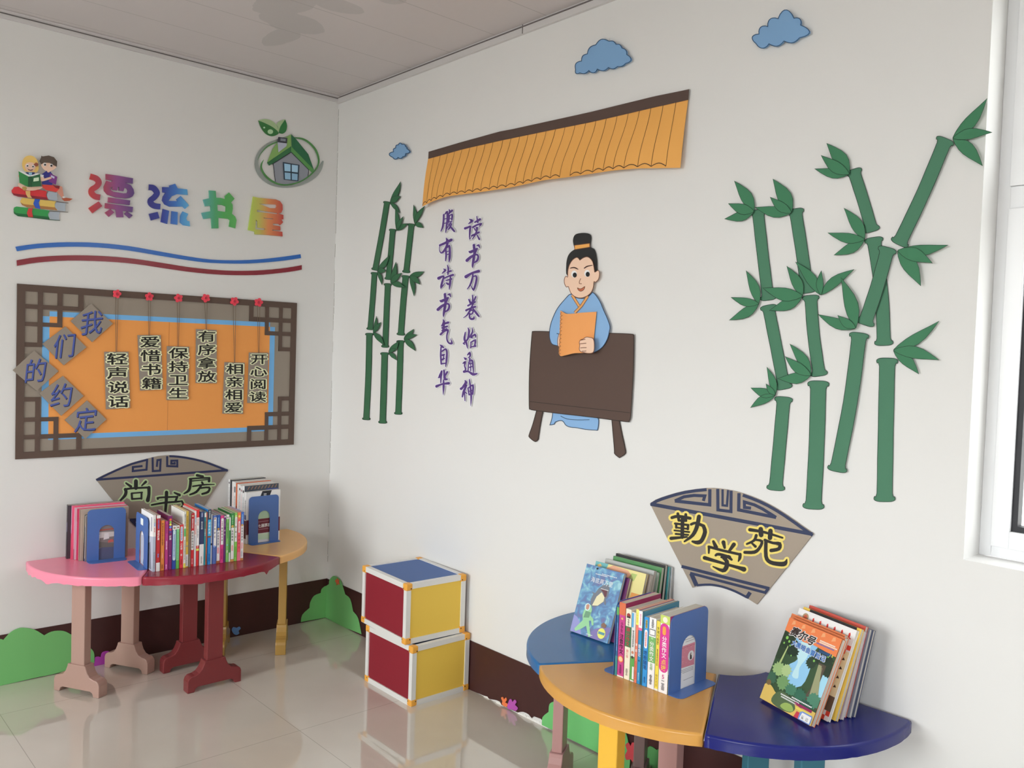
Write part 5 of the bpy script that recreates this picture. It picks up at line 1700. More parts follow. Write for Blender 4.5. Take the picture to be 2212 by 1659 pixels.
# long row on the red table
rowA, rowB = V((0.462, -1.046, ZT)), V((0.483, -0.682, ZT))
exR = (rowB - rowA).normalized()
eyR = V((-exR.y, exR.x, 0))
GB = 'books in the long row on the red table'
cL = 200
LB = [
    (365, 412, 392, .165, WH, [('b', .0, .70, (150, 154, 164)), ('b', .62, .80, (214, 214, 216)), ('l', .86, .93, (120, 150, 120)), ('l', .80, .86, (70, 120, 180)), ('l', .70, .78, (190, 70, 70)), ('l', .05, .35, (110, 112, 120))], 'white paperback with a grey spine foot, first book beside the bookend'),
    (425, 495, 395, .15, (168, 40, 44), [('b', .945, 1, (214, 208, 200)), ('b', .0, .155, (196, 192, 186)), ('l', .76, .93, (80, 110, 170)), ('t', '漫画故事', .735, .555, WH, .62), ('l', .25, .32, (80, 120, 180))], 'worn red paperback with a torn white foot, second in the row'),
    (510, 580, 500, .15, (206, 116, 48), [('o', .93, .2, (120, 80, 50)), ('l', .50, .90, (120, 60, 30)), ('t', '1200', .36, .24, (236, 220, 190), .5), ('l', .04, .12, (110, 60, 30))], 'orange paperback with brown lettering in the row'),
    (590, 650, 515, .15, (160, 50, 108), [('l', .75, .95, (110, 30, 80)), ('l', .42, .60, (220, 170, 200)), ('l', .03, .12, (210, 150, 190))], 'thin magenta paperback in the row'),
    (655, 725, 412, .155, (110, 34, 88), [('o', .93, .32, (206, 90, 50)), ('o', .885, .32, (120, 160, 60)), ('o', .84, .32, (220, 190, 60)), ('o', .79, .32, (90, 130, 190)), ('o', .745, .32, (190, 60, 80)), ('o', .70, .32, (90, 60, 130)), ('t', '故事', .64, .55, (230, 210, 230), .6), ('o', .26, .16, (220, 130, 180))], 'purple paperback with six coloured dots down its spine'),
    (730, 800, 605, .14, (44, 66, 134), [('b', .90, 1, WH), ('p', .20, .90, (170, 186, 222), .12, .88), ('o', .95, .3, (150, 120, 90)), ('l', .26, .80, (84, 104, 160))], 'short blue paperback with a pale blue panel on its spine'),
    (805, 865, 605, .14, (112, 174, 116), [('b', 0, .19, (84, 150, 64)), ('b', .92, 1, WH), ('o', .96, .28, (120, 80, 60)), ('l', .22, .86, (88, 146, 92)), ('o', .2, .12, (230, 120, 60))], 'short pale green paperback with a white head'),
    (875, 945, 590, .14, (200, 52, 56), [('p', .62, .96, WH, .2, .8), ('l', .65, .94, (90, 110, 170)), ('t', '小故事', .58, .42, WH, .6), ('t', '8', .34, .27, (230, 200, 200), .9), ('l', .08, .2, (130, 30, 36))], 'short red paperback with a white oval and a figure 8'),
    (950, 990, 330, .165, (206, 202, 178), [('b', .56, .70, (84, 150, 84)), ('b', 0, .08, (214, 180, 60)), ('l', .74, .96, BK), ('l', .15, .5, (110, 106, 84))], 'tall cream paperback with a green patch on its spine'),
    (992, 1042, 322, .165, (200, 162, 54), [('b', .02, .23, WH), ('l', .04, .20, (120, 120, 120)), ('l', .46, .92, (124, 92, 30)), ('o', .38, .3, (140, 130, 120))], 'tall mustard yellow paperback with a white label at its foot'),
    (1046, 1088, 360, .15, (118, 104, 88), [('l', .2, .9, (90, 78, 66))], 'plain brown-grey paperback in the row'),
    (1092, 1156, 362, .155, (182, 38, 44), [('l', .72, .90, (236, 190, 190)), ('o', .95, .26, (200, 170, 130)), ('p', .31, .68, WH, .1, .9), ('t', '假如给我光明', .66, .34, BK, .56), ('l', .05, .15, (226, 150, 150))], 'red paperback with a long white pill on its spine'),
    (1160, 1196, 320, .15, (204, 196, 190), [('l', .78, .93, (80, 120, 170)), ('l', .58, .76, (196, 90, 80)), ('b', .0, .55, (182, 178, 176))], 'thin pale paperback with speckled print in the row'),
    (1200, 1252, 288, .165, (190, 44, 44), [('b', .36, .86, (226, 222, 220)), ('l', .50, .66, (70, 70, 84)), ('l', .72, .84, (180, 70, 70)), ('b', .27, .31, (220, 190, 70)), ('o', .34, .3, (200, 140, 120))], 'red and white paperback with a red head, taller than its neighbours'),
    (1262, 1348, 328, .155, (46, 54, 84), [('b', 0, .395, (222, 212, 190)), ('t', '秘密花园', .82, .67, (190, 196, 212), .36), ('l', .90, .98, (150, 160, 190)), ('l', .04, .17, (130, 120, 110))], 'thick navy paperback with a cream lower spine'),
    (1352, 1386, 330, .15, (44, 122, 128), [('b', .62, .82, (60, 96, 90)), ('l', .55, .68, (200, 206, 190)), ('b', .90, .98, (222, 206, 180))], 'thin teal paperback in the row'),
    (1389, 1416, 340, .15, (206, 100, 66), [('l', .06, .2, (150, 60, 40))], 'thin orange-red paperback in the row'),
    (1426, 1487, 285, .165, (34, 112, 170), [('b', .82, 1, (54, 56, 62)), ('b', .52, .81, (48, 150, 206)), ('t', '成语故事', .78, .55, (210, 240, 246), .66), ('b', .49, .52, (110, 70, 50)), ('l', .85, .98, (180, 180, 180)), ('l', .06, .2, (24, 70, 120))], 'blue paperback with a black head and a bright blue title panel'),
    (1491, 1518, 385, .15, (184, 182, 180), [('l', .55, .9, (96, 96, 96)), ('b', .38, .42, (70, 60, 58))], 'thin grey-white paperback in the row'),
    (1528, 1602, 402, .15, (72, 92, 146), [('b', .36, .955, (224, 224, 228), .22, .94), ('o', .93, .28, (150, 120, 110)), ('l', .77, .89, (110, 110, 120)), ('t', '西游记', .76, .52, BK, .44), ('o', .36, .28, (120, 140, 180))], 'slate blue paperback with a white panel lettered 西游记'),
    (1607, 1678, 398, .15, (40, 78, 148), [('b', .05, .68, (224, 222, 224), .14, 1), ('o', .71, .36, (170, 130, 60)), ('l', .76, .95, (120, 160, 220)), ('t', '海底两万里', .65, .37, (70, 66, 76), .5), ('p', .20, .33, (220, 120, 130), .3, .7), ('b', 0, .05, (140, 78, 44))], 'blue and white paperback with a gold seal and brown foot, left of the pink one'),
    (1684, 1750, 405, .15, (186, 52, 108), [('b', .385, .93, (232, 226, 230), .14, .92), ('o', .92, .36, (230, 210, 200)), ('l', .78, .88, (150, 110, 120)), ('t', '钢铁是怎样', .76, .45, BK, .5), ('l', .08, .3, (130, 30, 76))], 'bright pink paperback with a white panel on its spine'),
    (1755, 1796, 402, .14, (96, 50, 104), [('o', .97, .4, (220, 206, 200)), ('t', '童年', .72, .55, (190, 160, 200), .7), ('l', .76, .92, (160, 130, 170))], 'thin purple paperback right of the bright pink one'),
    (1803, 1862, 390, .15, (110, 164, 84), [('b', .91, 1, WH), ('o', .945, .3, (150, 140, 130)), ('l', .5, .84, (70, 110, 60)), ('o', .36, .22, (100, 170, 180)), ('l', .2, .25, (200, 226, 180))], 'grass green paperback with a white head'),
    (1866, 1892, 405, .15, (70, 132, 74), [('b', .68, .96, (226, 226, 214)), ('b', 0, .2, (214, 220, 196))], 'thin green and white paperback in the row'),
    (1897, 1966, 360, .155, (52, 116, 60), [('b', .05, .70, (230, 230, 226), .12, 1), ('o', .73, .38, (180, 140, 70)), ('l', .78, .96, (140, 190, 130)), ('t', '爱的教育', .66, .42, (70, 76, 70), .56), ('p', .22, .34, (226, 130, 120), .32, .7), ('b', 0, .045, (170, 120, 60))], 'dark green paperback lettered 爱的教育 with a gold seal'),
    (1973, 2034, 350, .15, (116, 172, 70), [('b', .40, .91, (230, 230, 226), .18, .95), ('o', .93, .36, (180, 190, 120)), ('l', .78, .88, (150, 150, 140)), ('t', '昆虫记', .76, .45, BK, .5), ('l', .08, .3, (80, 130, 50))], 'light green paperback lettered 昆虫记'),
    (2040, 2106, 342, .155, (204, 76, 84), [('b', .86, 1, (214, 108, 56)), ('o', .92, .34, (220, 180, 80)), ('p', .58, .82, WH, .25, .75), ('l', .61, .79, (190, 90, 80)), ('t', '伊索寓言', .55, .24, (160, 44, 60), .6), ('b', 0, .18, (216, 96, 112))], 'pink-red paperback with an orange head and a white pill'),
    (2110, 2170, 336, .155, (60, 100, 176), [('b', .045, .72, (230, 228, 228)), ('o', .73, .4, (180, 140, 70)), ('l', .76, .96, (130, 170, 226)), ('t', '安徒生童话', .69, .40, (80, 80, 90), .54), ('p', .24, .37, (226, 130, 130), .32, .7), ('l', .08, .2, (150, 150, 160)), ('b', 0, .045, (170, 110, 60))], 'blue and white paperback with a gold seal, at the row\'s right end'),
]


def white_art(b, A, C):
    b.face([A(0, 0), A(1, 0), A(1, .52), A(0, .62)], C(150, 152, 160))
    b.face([A(.1, .02, 2), A(.8, .02, 2), A(.6, .4, 2), A(.2, .5, 2)], C(104, 104, 112))
    b.face([A(.1, .7, 2), A(.16, .7, 2), A(.16, .95, 2), A(.1, .95, 2)], C(110, 110, 120))


for i, (x0, x1, top, d_, c, sp, lb) in enumerate(LB):
    f = (x0 - 365) / (2170 - 365)
    g_ = ((x0 + x1) / 2 - 365) / (2170 - 365)
    base = 1525 - 235 * g_
    hgt = (base - top) * (0.0001986 + (0.0002126 - 0.0001986) * g_)
    Lr = (rowB - rowA).length
    th = (x1 - x0 + 4) / 1805 * Lr
    O = rowA + exR * (f * Lr) + V((0, 0, .0005)) - eyR * random.uniform(-.002, .002)
    ln = math.radians(random.uniform(-.25, .25))
    book(lb + ' on the red table' if 'row' not in lb else lb, GB, O, exR, eyR, (0, 0, 1), th - .0006, d_, hgt, c, L, sp, white_art if i == 0 else None)

# leaning books on the pink table
ey = V((.077, .997, 0)).normalized()
ex = V((.997, -.077, 0)).normalized()
GA = 'books leaning on the pink table'
LA = [(165, 268, .222, .205, (52, 46, 50), [('l', .68, .94, (210, 206, 206)), ('l', .03, .18, (150, 146, 150)), ('b', .0, .95, (40, 34, 38), .45, 1), ('b', .5, .68, (104, 92, 112), .55, 1)], 'tall black book at the wall end of the books'),
      (276, 340, .221, .200, (206, 70, 98), [('b', .48, 1, (222, 116, 152)), ('l', .52, .92, (244, 206, 222))], 'pink and red book next to the black one'),
      (342, 398, .214, .195, (178, 150, 156), [('b', 0, .2, (128, 70, 80))], 'greyish mauve book between the two pinkish ones'),
      (402, 448, .212, .190, (186, 44, 84), [('l', .02, .9, (232, 160, 186)), ('b', .75, .98, (176, 40, 66))], 'magenta book with white lettering down its spine'),
      (452, 540, .210, .185, (150, 130, 114), [('b', 0, 1, (108, 84, 70), .5, 1), ('l', .5, .85, (100, 84, 84))], 'brown cloth book that stands above the bookend'),
      (566, 588, .190, .150, (60, 54, 56), [('b', .4, 1, (190, 176, 150))], 'thin dark-edged booklet beside the cream one'),
      (592, 634, .188, .155, (222, 210, 184), [('b', 0, .06, (50, 66, 120)), ('l', .1, .75, (90, 84, 80)), ('b', .78, .98, (180, 160, 140))], 'cream patterned book pressed against the bookend')]


def battle_art(b, A, C):
    """picture on the last cover, seen through the arch"""
    b.face([A(0, 0), A(1, 0), A(1, 1), A(0, 1)], C(110, 98, 92))
    b.face([A(.1, .0, 2), A(.9, .0, 2), A(.9, .22, 2), A(.5, .3, 2), A(.1, .18, 2)], C(72, 72, 92))
    b.face([A(.3, .48, 2), A(.74, .50, 2), A(.74, .60, 2), A(.3, .62, 2)], C(172, 160, 150))
    b.face([A(.26, .42, 3), A(.34, .42, 3), A(.36, .56, 3), A(.28, .56, 3)], C(196, 188, 180))
    b.face([A(.44, .44, 3), A(.58, .46, 3), A(.56, .58, 3), A(.46, .58, 3)], C(186, 176, 168))
    b.face([A(.30, .645, 3), A(.72, .655, 3), A(.72, .68, 3), A(.30, .67, 3)], C(150, 60, 44))
    b.face([A(.55, .36, 3), A(.7, .38, 3), A(.66, .44, 3), A(.56, .42, 3)], C(168, 76, 66))
    b.face([A(.2, .28, 3), A(.7, .26, 3), A(.72, .34, 3), A(.36, .40, 3)], C(92, 84, 76))


for i, (x0, x1, hgt, d_, c, sp, lb) in enumerate(LA):
    x = 0.043 + (x0 - 165) / 475 * 0.113
    th = (x1 - x0) / 475 * 0.113 - .0011
    y = -1.252 + (x - .043) / .115 * .05
    lean_ = math.radians(1.6)
    ez = (V((0, 0, 1)) * math.cos(lean_) + ex * math.sin(lean_) * .6 + ey * math.sin(lean_) * .3).normalized()
    art = None
    O = V((x, y, ZT + .0006))
    if i == 6:      # the outer cover carries the picture
        art = lambda b, A, C, O=O, th=th, ez=ez, d_=d_, hgt=hgt: battle_art(b, lambda yy, zz, q=1: O + ex * (th + .0003 * q) + ey * (yy * d_) + ez * (zz * hgt), C)
    book(lb + ' on the pink table', GA, O, ex, ey, ez, th, d_, hgt, c, L, sp, art)

# magazines on the orange table
ey = V((-.039, .999, 0)).normalized()
ex = V((.999, .039, 0)).normalized()
GC = 'magazines on the orange table'
LC = [(105, 138, .272, (222, 218, 214), [('o', .94, .3, (90, 84, 84)), ('l', .1, .86, (130, 126, 126))], 'white magazine at the wall end of the magazines'),
      (140, 174, .271, (40, 40, 44), [('b', .28, .55, (90, 92, 96), .3, .9)], 'black-spined magazine among the white ones'),
      (176, 210, .267, (222, 212, 208), [('l', .2, .9, (210, 150, 140))], 'white magazine with pale red print right of the black one'),
      (212, 246, .267, (206, 202, 196), [('b', .82, .92, (90, 88, 90), .2, .8), ('l', .15, .76, (130, 120, 116))], 'greyish magazine left of the orange-red one'),
      (250, 274, .265, (184, 84, 44), [('b', .0, .6, (126, 54, 36))], 'orange-red magazine in the middle of the magazines'),
      (276, 302, .262, (226, 220, 216), [('l', .2, .9, (190, 150, 140))], 'white magazine just right of the orange-red one'),
      (304, 336, .260, (224, 218, 216), [('o', .93, .34, (80, 60, 60)), ('l', .2, .85, (120, 116, 120))], 'white magazine with a dark round mark, first of three'),
      (338, 368, .258, (226, 214, 212), [('o', .92, .34, (150, 110, 110)), ('l', .2, .85, (190, 140, 140))], 'white magazine with a faded red mark, second of three'),
      (370, 405, .262, (226, 222, 220), [('o', .90, .34, (70, 60, 60)), ('l', .2, .8, (120, 116, 120))], 'magazine with a dark painted cover seen above the white book'),
      (408, 444, .236, (226, 224, 222), [('b', .10, .45, (74, 30, 40)), ('l', .5, .85, (60, 60, 66)), ('b', .47, .56, (60, 70, 110), .2, .9)], 'white book with a maroon band pressed against the bookend')]


def dark_art(b, A, C):
    b.face([A(0, .0), A(1, .0), A(1, 1), A(0, 1)], C(62, 66, 72))
    for k in range(9):
        x = .08 + k * .1
        b.face([A(x, .93, 2), A(x + .015, .93, 2), A(x + .07, .985, 2), A(x + .05, .985, 2)], C(160, 112, 80))
    b.face([A(.5, .84, 2), A(1, .84, 2), A(1, .92, 2), A(.66, .93, 2)], C(54, 66, 110))


def prize_art(b, A, C):
    b.face([A(0, .0), A(1, 0), A(1, 1), A(0, 1)], C(224, 224, 226))
    b.face([A(.36, .84, 2), A(.66, .86, 2), A(.74, 1, 2), A(.46, 1, 2)], C(40, 40, 44))
    for dx in (0, .045):
        for dz in (0, .03):
            b.face([A(.50 + dx, .90 + dz, 3), A(.53 + dx, .90 + dz, 3), A(.53 + dx, .92 + dz, 3), A(.50 + dx, .92 + dz, 3)], C(220, 220, 224))
    b.face([A(.2, .45, 2), A(.8, .45, 2), A(.8, .66, 2), A(.5, .70, 2), A(.2, .62, 2)], C(150, 172, 140))
    b.face([A(.34, .60, 3), A(.5, .64, 3), A(.74, .57, 3), A(.74, .60, 3), (A(.5, .70, 3)), A(.4, .69, 3)], C(40, 46, 44))
    b.face([A(0, .18, 4), A(1, .18, 4), A(1, .46, 4), A(0, .46, 4)], C(96, 34, 44))
    for k, ch in enumerate('第七届茅盾'):
        put(b, ch, C(226, 214, 214), lambda x, y: A(.30 + k * .095 + x * .10, .325 + y * .075, 5), .02)
    b.face([A(.34, .25, 5), A(.66, .25, 5), A(.66, .26, 5), A(.34, .26, 5)], C(150, 110, 116))
    b.face([A(.34, .40, 5), A(.66, .40, 5), A(.66, .41, 5), A(.34, .41, 5)], C(150, 110, 116))
    b.face([A(.2, .06, 2), A(.8, .04, 2), A(.8, .17, 2), A(.2, .17, 2)], C(176, 192, 158))


for i, (x0, x1, hgt, c, sp, lb) in enumerate(LC):
    x = 0.028 + (x0 - 105) / 340 * 0.196
    th = (x1 - x0) / 340 * 0.196
    O = V((x, -0.552, ZT + .0006))
    d_ = .17 if i < 9 else .168
    art = None
    if i in (8, 9):
        fn_ = dark_art if i == 8 else prize_art
        art = lambda b, A, C, O=O, th=th, d_=d_, hgt=hgt, fn_=fn_: fn_(b, lambda yy, zz, q=1: O + ex * (th + .0003 * q) + ey * (yy * d_) + V((0, 0, zz * hgt)), C)
    book(lb, GC, O, ex, ey, (0, 0, 1), th - .0008, d_, hgt, c, L, sp, art, name='book' if i == 9 else 'magazine')

# upright books on the yellow table
GD = 'books between the bookends on the yellow table'
r0, r1 = V((2.2935, -0.397, ZT + .0006)), V((2.4770, -0.391, ZT + .0006))
ex = (r1 - r0).normalized()
ey = V((-ex.y, ex.x, 0))
RB = [(112, 146, .203, .165, (48, 96, 140), [('b', .0, .28, (60, 130, 130)), ('l', .35, .75, (120, 160, 210)), ('b', .86, .97, (90, 160, 90))], 'thin blue and green book against the left bookend'),
      (150, 244, .213, .165, (192, 64, 132), [('b', .835, 1, (206, 104, 66)), ('b', .0, .02, (226, 216, 206)), ('l', .775, .80, (240, 190, 90)), ('t', '小学生', .745, .60, (110, 30, 80), .42), ('t', '注音作文', .585, .31, (44, 26, 40), .80), ('o', .245, .42, (236, 120, 60)), ('o', .245, .30, (246, 190, 150)), ('l', .05, .17, (130, 40, 96))], 'magenta book lettered 小学生注音作文'),
      (250, 334, .200, .16, (228, 220, 196), [('b', .465, .755, (56, 116, 74)), ('o', .91, .34, (150, 60, 60)), ('b', .875, .9, (60, 50, 50), .18, .82), ('t', '中学生', .865, .765, (50, 48, 46), .46), ('t', '满分作文', .745, .475, (176, 50, 64), .72), ('t', '超值版', .43, .31, (206, 130, 120), .46), ('l', .06, .16, (150, 140, 130))], 'cream book with a green middle band lettered 中学生'),
      (340, 398, .196, .155, (214, 212, 206), [('b', .02, .36, (90, 160, 76)), ('b', .78, .985, (84, 160, 206), 0, .5), ('l', .5, .74, (60, 60, 60)), ('o', .42, .3, (196, 130, 100)), ('o', .35, .3, (70, 60, 60)), ('b', .04, .22, (226, 224, 220), .55, 1)], 'curled white booklet with a green foot and blue head'),
      (402, 440, .207, .165, (224, 122, 96), [('b', .79, 1, (240, 222, 100)), ('t', '家庭', .56, .40, (246, 230, 226), .7), ('l', .05, .3, (180, 80, 64)), ('l', .82, .96, (190, 160, 60))], 'salmon book with a yellow head'),
      (442, 492, .205, .165, (40, 134, 184), [('b', .76, 1, (240, 232, 236)), ('b', .735, .77, (226, 96, 150)), ('t', '昆虫记', .545, .375, WH, .78), ('l', .80, .96, (220, 130, 160)), ('o', .32, .2, (26, 50, 70)), ('l', .05, .16, (160, 210, 230))], 'blue book lettered 昆虫记 with a white head'),
      (496, 516, .206, .165, (44, 92, 104), [('l', .2, .9, (70, 120, 130))], 'narrow dark teal book with a painted cover'),
      (520, 588, .193, .15, (44, 144, 208), [('b', .84, .96, (196, 170, 76), .3, .7), ('l', .85, .95, (90, 90, 60)), ('p', .55, .82, (240, 238, 238), .2, .8), ('l', .58, .79, (206, 70, 70)), ('t', '培根随笔', .52, .24, (24, 66, 126), .74), ('l', .05, .14, (24, 80, 140))], 'blue book lettered 培根随笔 with a white pill'),
      (593, 692, .196, .155, (226, 224, 222), [('b', .37, .73, (110, 170, 96)), ('l', .86, .98, (80, 78, 80)), ('b', .75, .84, (70, 76, 70), .1, .9), ('b', .76, .83, (226, 224, 222), .16, .84), ('l', .70, .725, (170, 210, 150)), ('t', '分类作文', .67, .385, (246, 246, 240), .82), ('t', '名师', .36, .26, (110, 160, 90), .4), ('l', .06, .2, (110, 104, 104))], 'white and green book lettered 分类作文'),
      (697, 746, .192, .155, (238, 208, 66), [('b', 0, .03, (226, 220, 200)), ('t', '字词句段篇', .92, .66, (54, 46, 30), .62), ('l', .36, .60, (120, 96, 40)), ('t', '作文大全', .24, .06, (176, 140, 50), .6)], 'narrow yellow book lettered 字词句段篇'),
      (750, 850, .2125, .165, (230, 226, 226), [('b', .89, 1, (186, 202, 92)), ('p', .265, .90, (206, 50, 140), .0, .97), ('o', .945, .26, (240, 220, 200)), ('p', .745, .86, (226, 150, 60), .26, .62), ('t', '分类作文', .735, .45, (248, 240, 246), .74), ('t', '点拨', .44, .29, (236, 190, 60), .68), ('t', '5', .25, .175, (190, 46, 124), 1.0), ('l', .04, .13, (120, 116, 120)), ('l', .155, .168, (120, 116, 120))], 'white and magenta book with a large figure 5')]


def back_art(b, A, C):
    """back cover seen through the arch of the bookend"""
    b.face([A(0, 0), A(1, 0), A(1, 1), A(0, 1)], C(224, 224, 226))
    b.face([A(0, .88, 2), A(1, .88, 2), A(1, 1, 2), A(0, 1, 2)], C(150, 36, 100))
    b.face([A(0, .48, 2), A(.12, .48, 2), A(.12, .88, 2), A(0, .88, 2)], C(134, 30, 90))
    b.face([A(0, 0, 2), A(.1, 0, 2), A(.1, .24, 2), A(0, .26, 2)], C(110, 140, 60))
    b.face([A(.28, .28, 2), A(.74, .26, 2), A(.74, .56, 2), A(.28, .56, 2)], C(206, 130, 146))
    for k in range(26):
        x, z = random.Random(k).uniform(.3, .7), random.Random(k + 99).uniform(.29, .54)
        b.face([A(x, z, 3), A(x + .02, z + .004, 3), A(x + .018, z + .010, 3)], C(232, 190, 198))
    b.face([A(.28, .53, 3), A(.74, .53, 3), A(.74, .536, 3), A(.28, .536, 3)], C(170, 90, 110))
    b.face([A(.63 + .09 * math.cos(a * .524), .40 + .065 * math.sin(a * .524), 4) for a in range(12)], C(228, 224, 224))
    b.face([A(.60, .35, 5), A(.66, .35, 5), A(.65, .40, 5), A(.63, .445, 5), A(.60, .42, 5)], C(70, 66, 68))
    b.face([A(.622, .405, 6), A(.645, .405, 6), A(.645, .43, 6), A(.622, .43, 6)], C(206, 190, 180))
    for k, (z, x0) in enumerate(((.24, .36), (.22, .36), (.20, .40), (.10, .44), (.6, .46), (.63, .38))):
        b.face([A(x0, z, 3), A(.72, z, 3), A(.72, z + .006, 3), A(x0, z + .006, 3)], C(150, 146, 150))


for i, (x0, x1, hgt, d_, c, sp, lb) in enumerate(RB):
    f = (x0 - 112) / (885 - 112)
    Lr = (r1 - r0).length
    th = (x1 - x0 + 3) / 773 * Lr
    art = None
    O = r0 + ex * (f * Lr)
    if i == 10:
        th = Lr - f * Lr - .001
        art = lambda b, A, C, O=O, th=th, d_=d_, hgt=hgt: back_art(b, lambda yy, zz, q=1: O + ex * (th + .0002 * q) + ey * (yy * d_) + V((0, 0, zz * hgt)), C)
    pg_ = (0.62, 0.56, 0.46) if i in (1, 3, 4, 5, 6, 7, 8) else None
    book(lb + ' on the yellow table', GD, O, ex, ey, (0, 0, 1), th - .0004, d_, hgt, c, R, sp, art, pg=pg_, back=(140, 34, 80) if i in (1, 10) else ((70, 130, 150) if i == 6 else None))


# books leaning back in stacks
def leaner(label, group, B, e, m, deg, e0, w, h, t, col, art=None, spine=(), back=None, pg=None):
    a = math.radians(deg)
    e, m = V((*e, 0)).normalized(), V((*m, 0)).normalized()
    up = m * math.sin(a) + V((0, 0, 1)) * math.cos(a)
    nb_ = m * math.cos(a) - V((0, 0, 1)) * math.sin(a)
    O = V((B[0], B[1], ZT + .0006 + t * math.sin(a))) + e * e0
    return book(label, group, O, nb_, e, up, t, w, h, col, R, spine, art, back, pg)


def sea_mat():
    m = bpy.data.materials.new('sea_print')
    m.use_nodes = True
    n = m.node_tree
    bs = n.nodes['Principled BSDF']
    bs.inputs['Roughness'].default_value = 0.35
    t_ = n.nodes.new('ShaderNodeNewGeometry')
    no = n.nodes.new('ShaderNodeTexNoise'); no.inputs['Scale'].default_value = 26; no.inputs['Detail'].default_value = 6; no.inputs['Distortion'].default_value = 1.6
    cr = n.nodes.new('ShaderNodeValToRGB')
    E = cr.color_ramp.elements
    E[0].position, E[0].color = .30, (*alb((116, 112, 156), RWH), 1)
    E[1].position, E[1].color = .72, (*alb((172, 210, 214), RWH), 1)
    for p, c in ((.42, (92, 126, 168)), (.54, (104, 152, 188)), (.62, (132, 184, 194))):
        x = E.new(p); x.color = (*alb(c, RWH), 1)
    n.links.new(t_.outputs['Position'], no.inputs['Vector']); n.links.new(no.outputs['Fac'], cr.inputs[0]); n.links.new(cr.outputs[0], bs.inputs['Base Color'])
    return m


def sea_art(b, A, C):
    b.face([A(0, 0), A(1, 0), A(1, 1), A(0, 1)], sea_mat())
    P = lambda pts, c, q: b.tess([[A(x, z, q) for x, z in pts]], C(*c, rough=0.4))
    P([(.0, .0), (.30, .0), (.22, .14), (.10, .22), (.0, .24)], (150, 150, 200), 2)
    P([(.42, .0), (.75, .0), (.95, .08), (1, .22), (.8, .20), (.6, .13)], (132, 118, 170), 2)
    P([(.33, .52), (.36, .60), (.30, .63), (.40, .62), (.46, .70), (.55, .76), (.68, .79), (.73, .74), (.74, .66), (.70, .58), (.74, .49), (.66, .53), (.56, .46), (.44, .42), (.36, .44)], (116, 120, 128), 3)
    P([(.40, .44), (.46, .58), (.56, .66), (.66, .60), (.66, .54), (.54, .46)], (226, 214, 170), 4)
    P([(.52, .69), (.60, .72), (.69, .70), (.70, .62), (.66, .60), (.60, .66)], (106, 62, 70), 4)
    P([(.24, .38), (.28, .44), (.38, .44), (.43, .38), (.42, .30), (.52, .26), (.56, .18), (.52, .17), (.47, .23), (.42, .22), (.50, .10), (.56, .02), (.50, .0), (.38, .14), (.28, .08), (.14, .02), (.10, .05), (.26, .20), (.22, .28)], (152, 206, 150), 5)
    P([(.26, .24), (.40, .26), (.42, .34), (.28, .34)], (112, 156, 120), 6)
    P([(.28 + .075 * math.cos(a * .5236) + .02, .40 + .055 * math.sin(a * .5236)) for a in range(12)], (206, 226, 220), 6)
    P([(.245 + .1, .385), (.32, .36), (.27, .37), (.26, .42), (.30, .445), (.345, .43)], (196, 140, 116), 7)
    P([(.80 + .10 * math.cos(a * .5236), .105 + .075 * math.sin(a * .5236)) for a in range(12)], (240, 228, 100), 6)
    P([(.72, .09), (.88, .09), (.88, .125), (.72, .125)], (96, 150, 160), 7)
    P([(.76, .19), (.86, .19), (.88, .235), (.80, .26), (.74, .23)], (140, 104, 84), 6)
    for k, ch in enumerate('海底两万里'):
        put(b, ch, C(244, 246, 248), lambda x, y: A(.27 + k * .118 + x * .112, .80 + y * .085, 8))
    for z, x0, x1 in ((.885, .30, .62), (.905, .46, .86), (.70, .52, .72), (.03, .44, .60)):
        for k in range(10):
            xa = x0 + (x1 - x0) * k / 10
            b.face([A(xa, z, 8), A(xa + (x1 - x0) / 14, z, 8), A(xa + (x1 - x0) / 14, z + .012, 8), A(xa, z + .012, 8)], C(226, 236, 242))
    P([(.29, .955), (.33, .955), (.34, .975), (.31, .985), (.28, .975)], (36, 52, 60), 8)


GE = 'books stacked on the blue table'
RA = [('blue illustrated book lettered 海底两万里 at the front of the stack', 1.954, -.228, 19, 0, .159, .2235, .011, (70, 120, 170), sea_art, None),
      ('purple-edged book just behind the blue illustrated book', 1.966, -.205, 18, 0.0, .158, .206, .012, (110, 50, 100), None, None),
      ('yellow and coral picture book, third in the stack', 1.962, -.182, 16, 0, .219 - .01, .226, .012, (226, 200, 130), 'coral', None),
      ('thin grey-brown book behind the coral picture book', 1.982, -.156, 14, 0, .198, .219, .012, (150, 136, 126), None, None),
      ('pale grey book in the middle of the stack', 1.972, -.133, 12.5, 0, .202, .228, .014, (176, 176, 172), None, None),
      ('thin sage green book behind the pale grey book', 1.99, -.1115, 11, 0, .19, .222, .007, (150, 164, 146), None, None),
      ('bright green book standing above the grey ones', 1.982, -.093, 9, 0, .201, .234, .013, (80, 140, 84), None, None),
      ('black hardback, tallest in the stack against the wall', 1.980, -.068, 6.4, 0, .204, .2395, .014, (46, 46, 48), None, None),
      ('teal and orange book behind the black hardback', 1.985, -.045, 4.5, 0, .204, .233, .0075, (60, 146, 148), None, None),
      ('grey-white book touching the wall, last in the stack', 1.985, -.030, 3.2, 0, .208, .231, .008, (180, 180, 180), None, None)]


